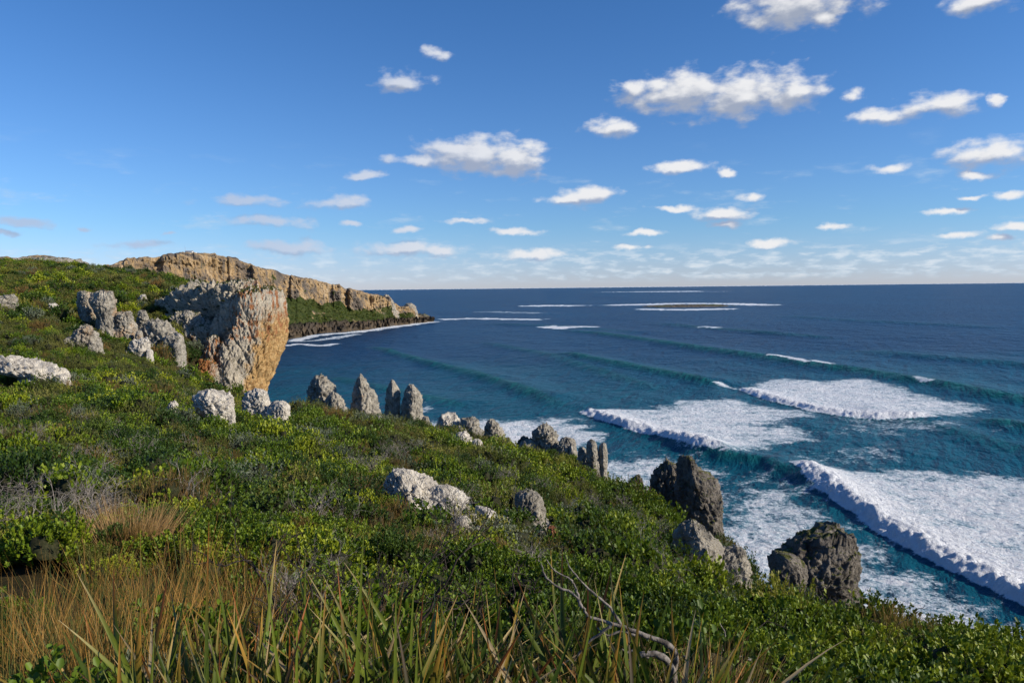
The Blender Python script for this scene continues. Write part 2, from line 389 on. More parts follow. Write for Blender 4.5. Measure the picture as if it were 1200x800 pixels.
# far headland
m, t, out = material('headland_rock_and_scrub'); M_HEAD = m
geo = t.n.new('ShaderNodeNewGeometry'); pos = geo.outputs['Position']
veg = t.attr('veg'); shore = t.attr('shore')
vs = t.vmath('MULTIPLY', pos, (1, 1, 0.8))
rn = t.noise(vs, 0.055, 7, 0.68, 0.5)
rock = t.ramp(rn, [(0.36, (0.08, 0.07, 0.062)), (0.45, (0.20, 0.16, 0.12)), (0.53, (0.40, 0.27, 0.13)), (0.62, (0.50, 0.38, 0.24))])
rock = t.mix(t.ss(t.noise(t.vmath('MULTIPLY', pos, (1, 1, 0.3)), 0.16, 5, 0.7), 0.48, 0.60, 0, 0.75), rock, (0.13, 0.115, 0.10))
green = t.ramp(t.noise(pos, 0.16, 8, 0.72), [(0.32, (0.018, 0.030, 0.010)), (0.5, (0.045, 0.062, 0.016)), (0.7, (0.09, 0.095, 0.03))])
vm = t.ss(t.math('ADD', veg, t.math('MULTIPLY', t.math('SUBTRACT', t.noise(pos, 0.11, 6, 0.7), 0.5), 2.1)), 0.42, 0.56)
c = t.mix(vm, rock, green)
c = t.mix(t.math('MULTIPLY', shore, 0.85), c, t.mix(t.noise(pos, 0.3, 5), (0.025, 0.022, 0.02), (0.10, 0.08, 0.06)))
t.l.new(principled(t, c, 0.95, 0.1, bump(t, t.math('ADD', t.noise(vs, 0.22, 7, 0.75), t.math('MULTIPLY', t.noise(pos, 0.9, 4, 0.7), 0.4)), 1.0, 3.0)).outputs[0], out.inputs[0])

# sea
m, t, out = material('sea_water'); M_SEA = m
geo = t.n.new('ShaderNodeNewGeometry'); pos = geo.outputs['Position']
foam = t.attr('foam'); shal = t.attr('shallow'); face = t.attr('wave_face')
big = t.noise(t.vmath('MULTIPLY', pos, (1, 0.6, 0)), 0.0035, 4, 0.55)
wat = t.mix(t.ss(big, 0.35, 0.65), (0.002, 0.030, 0.082), (0.004, 0.044, 0.104))
wat = t.mix(shal, wat, (0.004, 0.084, 0.120))
wat = t.mix(face, wat, (0.008, 0.10, 0.095))
flat = t.vmath('MULTIPLY', pos, (1, 1, 0))
rot = t.n.new('ShaderNodeVectorRotate'); rot.inputs['Angle'].default_value = R(28); t.put(rot.inputs['Vector'], flat)
rp_ = rot.outputs[0]
st = t.vmath('MULTIPLY', rp_, (1.0, 0.38, 1))
n1 = t.noise(st, 0.085, 3, 0.5, 0.4); n2 = t.noise(st, 0.36, 5, 0.6, 0.3); n3 = t.noise(st, 1.6, 4, 0.6)
hgt = t.math('ADD', t.math('MULTIPLY', n1, 4.5), t.math('ADD', t.math('MULTIPLY', n2, 2.0), t.math('MULTIPLY', n3, 0.22)))
nrm = bump(t, hgt, 1.0, 1.0)
pw = principled(t, wat, 0.34, 0.12, nrm); pw.inputs['IOR'].default_value = 1.33
# lacy foam threshold
wv = t.vmath('ADD', flat, t.vmath('MULTIPLY', t.vmath('SUBTRACT', t.noise(flat, 0.13, 4, 0.6, 0, True), (0.5, 0.5, 0.5)), (9, 9, 0)))
vor = t.n.new('ShaderNodeTexVoronoi'); vor.feature = 'DISTANCE_TO_EDGE'; t.put(vor.inputs['Vector'], t.vmath('MULTIPLY', wv, (0.42, 0.30, 0)))
vor2 = t.n.new('ShaderNodeTexVoronoi'); vor2.feature = 'DISTANCE_TO_EDGE'; t.put(vor2.inputs['Vector'], t.vmath('MULTIPLY', wv, (1.3, 0.9, 0)))
lace = t.math('SUBTRACT', 1.0, t.math('ADD', t.math('MULTIPLY', vor.outputs[0], 1.1), t.math('MULTIPLY', vor2.outputs[0], 0.7)))
fn = t.noise(flat, 0.16, 7, 0.72, 0.35); fn2 = t.noise(flat, 0.75, 5, 0.7, 0.4)
pat = t.math('ADD', t.math('MULTIPLY', lace, 0.26), t.math('ADD', t.math('MULTIPLY', fn, 0.95), t.math('MULTIPLY', fn2, 0.78)))
fm = t.ss(t.math('ADD', foam, t.math('MULTIPLY', t.math('SUBTRACT', pat, 0.98), 1.35)), 0.42, 0.72)
fm = t.math('MULTIPLY', fm, t.ss(foam, 0.02, 0.14))
fh = t.math('ADD', t.math('MULTIPLY', t.noise(flat, 0.55, 6, 0.7, 0.3), 1.2), t.math('MULTIPLY', t.noise(flat, 2.6, 4, 0.7), 0.25))
fcol = t.mix(t.ss(t.math('ADD', foam, t.math('MULTIPLY', t.math('SUBTRACT', pat, 0.98), 1.5)), 0.5, 0.95), (0.42, 0.56, 0.64), (0.80, 0.82, 0.84))
pf = principled(t, fcol, 0.7, 0.2, bump(t, fh, 1.0, 1.3))
ms = t.n.new('ShaderNodeMixShader'); t.put(ms.inputs[0], fm); t.l.new(pw.outputs[0], ms.inputs[1]); t.l.new(pf.outputs[0], ms.inputs[2])
t.l.new(ms.outputs[0], out.inputs[0])

# ------------------------------------------------------------------ the sea
dv = np.concatenate([[0.25, 0.4, 0.6, 0.85, 1.15, 1.5, 1.9, 2.3, 2.8, 3.3], np.arange(3.9, 30, 0.7), np.arange(30, 420, 0.75), np.arange(420, 900, 12)])
YS = (50 * FP / dv)[::-1]
UC = np.concatenate([np.arange(-1200, 300, 25), np.arange(300, 1240, 1.15), np.arange(1240, 1500, 4), np.arange(1500, 3000, 30)])
xx = (UC[None, :] - 600) / FP * YS[:, None]; yy = np.repeat(YS[:, None], len(UC), 1)
sx_, sy_ = xx.ravel(), yy.ravel()
def to_world(poly): return np.array([S(a, b)[:2] for a, b in poly])
def seg_dist(poly, x, y, closed=False, chunk=None):
    """min distance, signed side and fraction along for a world polyline"""
    best = np.full(x.shape, 1e12); side = np.zeros(x.shape); par = np.zeros(x.shape)
    n = len(poly); L = np.r_[0, np.cumsum(np.hypot(*np.diff(poly, axis=0).T))]
    rngi = range(n if closed else n - 1)
    for i in rngi:
        a = poly[i]; b = poly[(i + 1) % n]; d = b - a; l2 = (d ** 2).sum() + 1e-9
        tt = ((x - a[0]) * d[0] + (y - a[1]) * d[1]) / l2; tc = np.clip(tt, 0, 1)
        qx = x - a[0] - tc * d[0]; qy = y - a[1] - tc * d[1]; dd = qx * qx + qy * qy
        msk = dd < best; best = np.where(msk, dd, best)
        cr = d[0] * qy - d[1] * qx
        side = np.where(msk, np.sign(cr), side)
        if not closed: par = np.where(msk, (L[i] + tc * (L[i + 1] - L[i])) / L[-1], par)
    return np.sqrt(best), side, par
def inside(poly, x, y):
    c = np.zeros(x.shape, bool); n = len(poly)
    for i in range(n):
        x1, y1 = poly[i]; x2, y2 = poly[(i + 1) % n]
        cond = ((y1 > y) != (y2 > y)) & (x < (x2 - x1) * (y - y1) / (y2 - y1 + 1e-12) + x1)
        c ^= cond
    return c
foam_a = np.zeros(sx_.shape); z_a = np.zeros(sx_.shape); face_a = np.zeros(sx_.shape)
fadeF = sstep(sy_, 2500, 600)
z_a += (fbm(sx_ / 60 + sy_ / 150, sy_ / 110 - sx_ / 300, 0.7, 3) * 1.1 + fbm(sx_ / 13 + sy_ / 40, sy_ / 24, 2.7, 3) * 0.45) * fadeF
wn1 = fbm(sx_ / 9, sy_ / 9, 4.4, 4)
wn2 = fbm(sx_ / 2.6, sy_ / 2.6, 8.4, 3)
wn0 = fbm(sx_ / 30, sy_ / 30, 2.4, 2)
bil = 1 - (1 - np.abs(pnoise(sx_ / 3.4, sy_ / 3.4, 1.5))) ** 2 * 0.9 + np.abs(pnoise(sx_ / 1.5, sy_ / 1.5, 3.5)) * 0.45
AREAS = [
 (0.69, 5, [(680,484),(700,480),(760,478),(800,469),(850,466),(900,474),(950,482),(958,490),(915,498),(965,508),(965,516),(920,522),(900,528),(868,541),(850,539),(810,527),(770,515),(720,499)]),
 (0.71, 5, [(865,454),(900,443),(960,446),(1010,440),(1040,448),(1070,460),(1110,468),(1150,478),(1130,491),(1060,493),(1000,489),(950,481),(900,468)]),
 (0.70, 5, [(925,545),(945,541),(1000,549),(1100,550),(1210,556),(1500,570),(1900,620),(1900,1000),(1500,860),(1200,708),(1150,684),(1090,654),(1030,623),(985,593),(950,568)]),
 (0.70, 6, [(440,494),(560,491),(680,489),(705,505),(725,518),(650,534),(560,540),(480,520)]),
 (0.67, 7, [(690,538),(760,530),(845,546),(866,558),(820,570),(740,590),(680,570)]),
 (0.65, 9, [(760,620),(830,585),(890,562),(925,560),(965,590),(1025,632),(1100,672),(1200,722),(1300,790),(1100,850),(880,740),(780,680)]),
 (0.69, 8, [(850,640),(900,610),(960,622),(1010,650),(1080,700),(1160,740),(1060,800),(900,740)]),
 (0.5, 6, [(1060,462),(1150,470),(1160,482),(1120,480)]),
 (0.40, 10, [(880,540),(960,520),(1060,520),(1100,545),(1000,548),(930,544)]),
 (0.42, 8, [(960,486),(1120,492),(1180,505),(1060,512),(980,510)]),
 (0.7, 3, [(490,474),(506,471),(512,480),(495,484)]),
 (0.36, 10, [(700,525),(800,520),(870,545),(960,560),(900,600),(780,600),(700,560)]),
]
for st_, soft, poly in AREAS:
    wp = to_world(poly)
    d, _, _ = seg_dist(wp, sx_, sy_, True); ins = inside(wp, sx_, sy_)
    sd = np.where(ins, d, -d) + wn1 * soft * 1.6
    foam_a = np.maximum(foam_a, st_ * (0.80 + 0.20 * sstep(sd, 0, 28)) * sstep(sd + wn0 * 7, -soft * 1.2, soft * 1.5))
z_a += np.clip(foam_a, 0, 1) * (0.45 * wn2 + 0.5 * wn1) * sstep(sy_, 700, 300)
# thin lines of white water far out: (polyline, half-width m, strength)
LINES = [([(508,374),(560,373),(600,374),(642,374.5)], 6, 0.9), ([(636,383),(660,385),(706,383.5)], 7, 0.95), ([(612,359),(645,358),(682,358.5)], 14, 0.85),
 ([(700,358),(745,357),(800,355.5),(860,356),(912,358)], 26, 0.85), ([(745,362),(800,363),(868,361.5)], 14, 0.95), ([(765,341),(800,341.5),(838,341)], 120, 0.7),
 ([(335,402),(352,397),(372,393),(400,390.5),(440,386),(462,382.5),(482,380),(512,376)], 9, 0.74), ([(330,406),(352,403),(378,405),(395,402)], 5, 0.72), ([(335,400),(370,399),(420,391)], 8, 0.6),
 ([(900,420),(925,424),(950,429)], 3, 0.9), ([(950,427),(980,432)], 2.5, 0.85), ([(820,384),(845,386)], 4, 0.7), ([(838,450),(852,453),(866,455)], 3, 0.7),
 ([(560,365),(600,366),(640,367)], 7, 0.45), ([(1070,447),(1090,452)], 4, 0.6)]
for pl, hw, st_ in LINES:
    wp = to_world(pl); d, _, par = seg_dist(wp, sx_, sy_)
    hw = np.maximum(hw, 0.8 * sy_ ** 2 / 42850)
    foam_a = np.maximum(foam_a, st_ * (1 - sstep((d + wn1 * hw * 0.7) / hw, 0.35, 1.2)) * sstep(par, -0.01, 0.08) * sstep(par, 1.01, 0.92))
# breaking bores: front lines with the broken water heaped behind them
BORES = [([(676,482),(690,488),(720,497.5),(770,513),(810,526),(850,538),(872,542)], 2.5), ([(862,453),(900,467),(950,480.5),(1000,489),(1060,493),(1132,491)], 2.2),
         ([(925,545),(950,567),(985,592),(1030,622),(1090,653),(1150,683),(1200,707),(1500,860),(1700,960)], 2.5)]
for pl, A in BORES:
    wp = to_world(pl); d, sd, par = seg_dist(wp, sx_, sy_)
    s = d * sd + wn1 * 3.0 + wn2 * 0.9
    env = sstep(par, 0.002, 0.09) * sstep(par, 0.998, 0.82)
    prof = np.where(s > 0, np.exp(-s / 16) * 0.65 + np.exp(-(s / 6) ** 2) * 0.35, 1) * sstep(s, -3.0, 4.0)
    z_a += A * env * prof * (0.85 + 0.5 * wn0 + 0.2 * wn1 + (0.55 * bil - 0.1) * np.exp(-np.maximum(s, 0) / 12))
    foam_a = np.maximum(foam_a, env * (1.05 * sstep(s, -2.4, -0.4) * (0.66 + 0.34 * sstep(s, 14, 3)) * sstep(s, 34, 14)))
    # foam thinned just ahead, darkening the band where the bore's shade falls
    foam_a = np.where((s < -1.5) & (s > -12) & (par > 0.02) & (par < 0.98), foam_a * (1 - 0.12 * env * sstep(s, -12, -4)), foam_a)
SWELLS = [([(430,405),(500,425),(560,440),(620,460),(660,475),(684,485)], 2.0, 9, 0.9), ([(740,503),(810,526),(850,538),(900,546),(950,567),(1010,606)], 1.9, 6, 0.6),
 ([(650,415),(700,425),(780,440),(830,449),(866,455)], 2.4, 10, 1.0), ([(1125,491),(1200,505),(1300,520),(1500,560)], 2.2, 9, 0.9),
 ([(640,385),(700,391),(760,400),(830,411),(900,421),(1010,437),(1100,452),(1200,470),(1500,500)], 2.4, 12, 1.0), ([(760,379),(830,385),(900,391),(1000,399)], 2.0, 15, 0.6),
 ([(560,400),(640,415),(720,440),(800,462)], 1.2, 12, 0.5), ([(980,470),(1100,500),(1250,545)], 1.0, 10, 0.4), ([(380,440),(450,455),(560,480)], 1.2, 10, 0.6), ([(900,370),(1000,376),(1200,386)], 1.8, 22, 0.4),
 ([(560,379),(660,383),(760,392)], 1.6, 18, 0.4),([(1000,410),(1100,420),(1300,436)], 1.6, 16, 0.4)]
for pl, A, W_, fc in SWELLS:
    wp = to_world(pl); d, sd, par = seg_dist(wp, sx_, sy_)
    s = d * sd + wn1 * 2.0
    env = sstep(par, -0.0001, 0.2) * sstep(par, 1.0001, 0.85)
    if A == 1.9: env = sstep(par, 0.0, 0.3) * sstep(par, 1.0, 0.7)
    prof = np.where(s > 0, np.exp(-(s / (W_ * 1.8)) ** 2), np.exp(-(s / (W_ * 0.75)) ** 2))
    z_a += 1.25 * A * env * prof
    face_a = np.maximum(face_a, fc * env * sstep(s, -W_ * 1.1, -W_ * 0.2) * sstep(s, W_ * 0.3, -W_ * 0.1) * 1.0)
shal_a = sstep(fbm(sx_ / 70, sy_ / 70, 1.1, 3) * 0.35 + (1 - sstep(sy_, 170, 760)), 0.15, 0.95) * 0.75
dl, _, _ = seg_dist(to_world([(340,400),(440,386),(500,377)]), sx_, sy_)
foam_a += 0.75 * sstep(fbm(sx_ / 14, sy_ / 45, 3.9, 3), 0.56, 0.64) * sstep(sy_, 260, 500) * sstep(sy_, 2600, 1200)
foam_a += 0.12 * sstep(fbm(sx_ / 25, sy_ / 70, 6.1, 4), 0.25, 0.6) * sstep(sy_, 900, 300)
V = np.stack([sx_, sy_, z_a], 1)
me = mesh_np('sea', V, grid_faces(len(YS), len(UC)), M_SEA, True, {'foam': np.clip(foam_a, 0, 1.1), 'shallow': shal_a, 'wave_face': face_a})
tag(obj('sea', me), 'deep blue sea with swells rolling in and white breakers by the shore', kind='structure')

# ------------------------------------------------------------------ the ground
ug = np.concatenate([np.arange(-500, -40, 12), np.arange(-40, 1260, 4), np.arange(1260, 2400, 20)])
yg = np.concatenate([np.exp(np.linspace(math.log(1.5), math.log(150), 330)), np.exp(np.linspace(math.log(152), math.log(600), 120))])
gx = (ug[None, :] - 600) / FP * yg[:, None]; gy = np.repeat(yg[:, None], len(ug), 1)
def bare_at(x, y):
    c = G(1165, 788)
    b = np.exp(-((x - c[0]) / 1.3) ** 2 - ((y - c[1]) / 1.5) ** 2)
    for (px, py, r) in ((560, 520, 1.4), (545, 540, 1.2), (640, 545, 1.8), (640, 628, 0.7), (655, 600, 0.8)):
        q = G(px, py)
        if q is not None: b = np.maximum(b, np.exp(-((x - q[0]) / r) ** 2 - ((y - q[1]) / (r * 2)) ** 2))
    return b
V1 = np.stack([gx.ravel(), gy.ravel(), hz(gx.ravel(), gy.ravel())], 1)
F1 = grid_faces(len(yg), len(ug))
bx_, by_ = np.meshgrid(np.arange(-160, 60, 1.0), np.arange(-30, 70, 1.0))
V2 = np.stack([bx_.ravel(), by_.ravel(), hz(bx_.ravel(), by_.ravel()) - 0.25], 1)
F2 = grid_faces(bx_.shape[0], bx_.shape[1], len(V1))
V = np.concatenate([V1, V2]); F = np.concatenate([F1, F2])
me = mesh_np('coastal_slope_ground', V, F, M_SOIL, True, {'bare': bare_at(V[:, 0], V[:, 1])})
tag(obj('ground', me), 'brown soil and litter of the slope under the scrub', kind='structure')

# ------------------------------------------------------------------ far headland
crest = [(-200,306,600),(0,304,600),(60,302,600),(100,309,610),(130,308,640),(165,303,680),(190,300,700),(215,297.5,730),(240,299,760),(270,304,790),(300,313,820),(330,320,850),(350,326,875),(370,330,905),(398,333,945),(403,337,952),(430,345,990),(455,347,1040),(459,354,1060),(470,359,1085),(478,358,1092),(483,361,1105),(487,370,1125),(496,373,1140),(503,375,1150)]
base_vis = {330:(320,399),350:(352,395),370:(374,391),398:(404,388.5),403:(410,388),430:(438,385),455:(462,381.5),459:(468,381),470:(478,380),478:(484,379),483:(490,378.5),487:(496,378),496:(503,377.2),503:(507,376.8)}
Cc, Bb = [], []
for (px, v, Y) in crest:
    c = P(px, v, Y); Cc.append(c)
    if px in base_vis: b = S(*base_vis[px])
    else: b = np.array([c[0] + 45, c[1] - 95, 0])
    Bb.append(b)
Cc, Bb = np.array(Cc), np.array(Bb)
arc = np.r_[0, np.cumsum(np.hypot(*np.diff(Cc[:, :2], axis=0).T))]
NA, NT_ = 1100, 150
sa = np.linspace(0, arc[-1], NA)
Ci = np.stack([np.interp(sa, arc, Cc[:, k]) for k in range(3)], 1); Bi = np.stack([np.interp(sa, arc, Bb[:, k]) for k in range(3)], 1)
nrm2 = Bi[:, :2] - Ci[:, :2]; wid = np.hypot(nrm2[:, 0], nrm2[:, 1]); nrm2 = nrm2 / wid[:, None]
for k in range(2):
    kk = np.hanning(61); kk /= kk.sum(); nrm2[:, k] = np.convolve(np.pad(nrm2[:, k], 30, 'edge'), kk, 'valid')
tt = np.concatenate([np.linspace(-1.0, -0.02, 30), np.linspace(0, 1, NT_ - 38), np.linspace(1.03, 1.25, 8)])
tt = tt[:NT_]
# profile: crest - cliff - talus - shore
cf = 0.40 + 0.40 * fbm(sa / 55, 0, 3.3, 5)          # share of the height taken by the cliff band
tail = sstep(sa, arc[-8], arc[-3])
X = np.zeros((NA, len(tt))); Yv = np.zeros_like(X); Z = np.zeros_like(X); VG = np.zeros_like(X); SH = np.zeros_like(X)
for j, q in enumerate(tt):
    H = Ci[:, 2]
    if q < 0:
        off = q * 260; h = H - 0.0 + np.minimum(0, q) * 12 + fbm(sa / 30, q * 6, 1.0, 3) * 2.5 * min(1, -q * 8); v = np.ones(NA)
        hor_ = off
        s_ = np.zeros(NA)
    elif q <= 1:
        # horizontal fraction and height fraction as function of q
        qc = 0.45
        if q < qc:
            a = q / qc; hf = 1 - cf * a; xf = 0.10 * a ** 1.3 + 0.0 * a; v = np.full(NA, 0.12 + 0.1 * a)
        else:
            a = (q - qc) / (1 - qc); hf = (1 - cf) * (1 - a) ** 1.05; xf = 0.10 + 0.90 * a; v = np.full(NA, 0.95 if a < 0.8 else 0.95 - (a - 0.8) * 6)
        v = v - tail * 0.55
        h = H * hf; hor_ = wid * xf; s_ = np.full(NA, sstep(q, 0.80, 0.90))
    else:
        h = -(q - 1) * 30 * np.ones(NA); hor_ = wid * (1 + (q - 1) * 0.5); v = np.zeros(NA); s_ = np.ones(NA)
    X[:, j] = Ci[:, 0] + nrm2[:, 0] * hor_; Yv[:, j] = Ci[:, 1] + nrm2[:, 1] * hor_; Z[:, j] = h; VG[:, j] = v; SH[:, j] = s_
S2 = np.repeat(sa[:, None], len(tt), 1)
cliffm = sstep(tt, -0.02, 0.06) * sstep(tt, 0.62, 0.42)
amp = 9 * (1 - 0.6 * tail[:, None]) * cliffm[None, :]
but = fbm(S2 / 75, Z / 90, 7.7, 3, ridged=True) * 2.2 + fbm(S2 / 22, Z / 16, 1.7, 4, ridged=True) * 0.7 + fbm(S2 / 9, Z / 6, 2.2, 4) * 0.6
def cells(x, size, seed):
    q = x / size + 0.35 * fbm(x / size / 2, 0, seed, 2); i = np.floor(q).astype(int); f = q - i; r = _perm / 512.0
    a, b = r[(i * 7 + int(seed * 31)) & 511], r[((i + 1) * 7 + int(seed * 31)) & 511]
    return a + (b - a) * sstep(f, 0.80, 1.0) - 0.5
c1_, c2_ = cells(sa, 42, 1.3), cells(sa, 15, 2.9)
zstep = cells((Z + S2 * 0.04).ravel(), 9, 4.1).reshape(Z.shape)
but = but * 0.9 + (c1_[:, None] * 1.5 + c2_[:, None] * 0.9) + zstep * 0.35 + fbm(S2 / 5, Z / 5, 6.2, 3, ridged=True) * 0.35
rk = fbm(S2 / 12, Z / 8, 5.5, 4, ridged=True)
rest = sstep(tt, 0.4, 0.6)[None, :] * sstep(tt, 1.1, 0.9)[None, :]
disp = but * amp + rk * 2.2 * rest + (rk * 8 + c2_[:, None] * 10) * SH * (tt <= 1.02)[None, :] + rk * 5 * tail[:, None] * (tt >= 0)[None, :]
X += nrm2[:, :1] * disp; Yv += nrm2[:, 1:] * disp
crn = fbm(sa / 14, 0, 0.5, 4, ridged=True) * 1.8 + fbm(sa / 45, 0, 8.5, 2) * 4
crn = crn * 0.8 + c1_ * 3.5 + c2_ * 2.0
Z += crn[:, None] * np.exp(-(tt / 0.15) ** 2)[None, :] + SH * np.clip(fbm(S2 / 8, tt[None, :] * 12, 9.1, 4, ridged=True), -0.3, 1) * 9.5 * (tt <= 1.04)[None, :]
Z += fbm(X / 10, Yv / 10, 3.1, 4) * 1.6 * sstep(tt, 0.42, 0.6)[None, :]
VG = VG - 0.12 + fbm(S2 / 45, Z / 18, 4.1, 4) * 0.95
me = mesh_np('far_headland', np.stack([X.ravel(), Yv.ravel(), Z.ravel()], 1), grid_faces(NA, len(tt)), M_HEAD, True, {'veg': VG.ravel(), 'shore': SH.ravel()})
tag(obj('headland', me), 'long ochre cliff headland with green scree slope running out to sea', kind='structure')
for f in me.polygons: pass
HEAD_PTS = (X, Yv, Z)

SKE = 'dark blocks of rock at the tip of the headland'
HEADROCKS = True
# low reef island
def mound(name, a, b, halfdepth, hgt_, mat, seed, label, cat, n=90):
    A_, B_ = S(*a), S(*b); c = (A_ + B_) / 2; L = np.linalg.norm(B_[:2] - A_[:2]) / 2
    gx_, gy_ = np.meshgrid(np.linspace(-1, 1, n), np.linspace(-1, 1, n // 2))
    r = np.hypot(gx_, gy_) + fbm(gx_ * 2.5, gy_ * 2.5, seed, 3) * 0.35
    z = (hgt_ + 3) * sstep(r, 1.0, 0.35) ** 0.6 * (0.75 + 0.5 * fbm(gx_ * 9, gy_ * 5, seed + 2, 4)) - 3
    V = np.stack([c[0] + gx_ * L * 1.12, c[1] + gy_ * halfdepth, z], -1).reshape(-1, 3)
    o = obj(name, mesh_np(name, V, grid_faces(n // 2, n), mat)); tag(o, label, cat)
    return o
M_REEF = rock_material('reef_rock', (0.17, 0.14, 0.10), (0.05, 0.045, 0.04), (0.08, 0.10, 0.05), 0.6, 0, 0.05)
mound('reef_island', (748, 359.5), (866, 359.0), 75, 6.0, M_REEF, 3.0, 'low dark rocky reef island ringed by surf near the horizon', 'island')

# hut and mast on the far clifftop
q = P(222, 297.5, 745); hut = empty('hilltop_hut', (q[0], q[1], q[2] - 1.0), 0, 'tiny white hut with a thin mast on the highest far clifftop', 'hut')
def simple_mat(name, c, rough=0.7):
    m, t, out = material(name); geo = t.n.new('ShaderNodeNewGeometry')
    cc = t.mix(t.ss(t.noise(geo.outputs['Position'], 2.0, 4), 0.35, 0.65, 0, 0.35), c, tuple(0.7 * x for x in c))
    t.l.new(principled(t, cc, rough, 0.3).outputs[0], out.inputs[0]); return m
M_WPAINT = simple_mat('white_paint', (0.78, 0.78, 0.76)); M_METAL = simple_mat('mast_metal', (0.35, 0.35, 0.36))
def bm_obj(name, build, mat, parent=None):
    bm = bmesh.new(); build(bm); me = bpy.data.meshes.new(name); bm.to_mesh(me); bm.free(); me.materials.append(mat); return obj(name, me, parent)
def box(bm, c, s):
    r = bmesh.ops.create_cube(bm, size=1.0)
    for v in r['verts']: v.co = Vector((v.co.x * s[0] + c[0], v.co.y * s[1] + c[1], v.co.z * s[2] + c[2]))
def cyl(bm, a, b, r1, r2, n=8):
    a, b = Vector(a), Vector(b); d = b - a
    m = Matrix.Translation((a + b) / 2) @ d.to_track_quat('Z', 'Y').to_matrix().to_4x4()
    bmesh.ops.create_cone(bm, cap_ends=True, segments=n, radius1=r1, radius2=r2, depth=d.length, matrix=m)
bm_obj('wall', lambda bm: (box(bm, (0, 0, 1.6), (7, 4, 3.2)), box(bm, (5.2, 0.5, 1.2), (3, 3, 2.4))), M_WPAINT, hut)
def roof_(bm):
    vs = [bm.verts.new(p) for p in ((-3.8, -2.3, 3.22), (3.8, -2.3, 3.22), (3.8, 2.3, 3.22), (-3.8, 2.3, 3.22), (-3.8, 0, 4.3), (3.8, 0, 4.3))]
    for f in ((0, 1, 5, 4), (2, 3, 4, 5), (0, 4, 3), (1, 2, 5), (3, 2, 1, 0)): bm.faces.new([vs[i] for i in f])
bm_obj('roof', roof_, M_METAL, hut)
bm_obj('mast', lambda bm: (cyl(bm, (-4.2, 0, 0), (-4.2, 0, 9), 0.14, 0.05), cyl(bm, (-4.8, 0, 7), (-3.6, 0, 7), 0.04, 0.04)), M_METAL, hut)

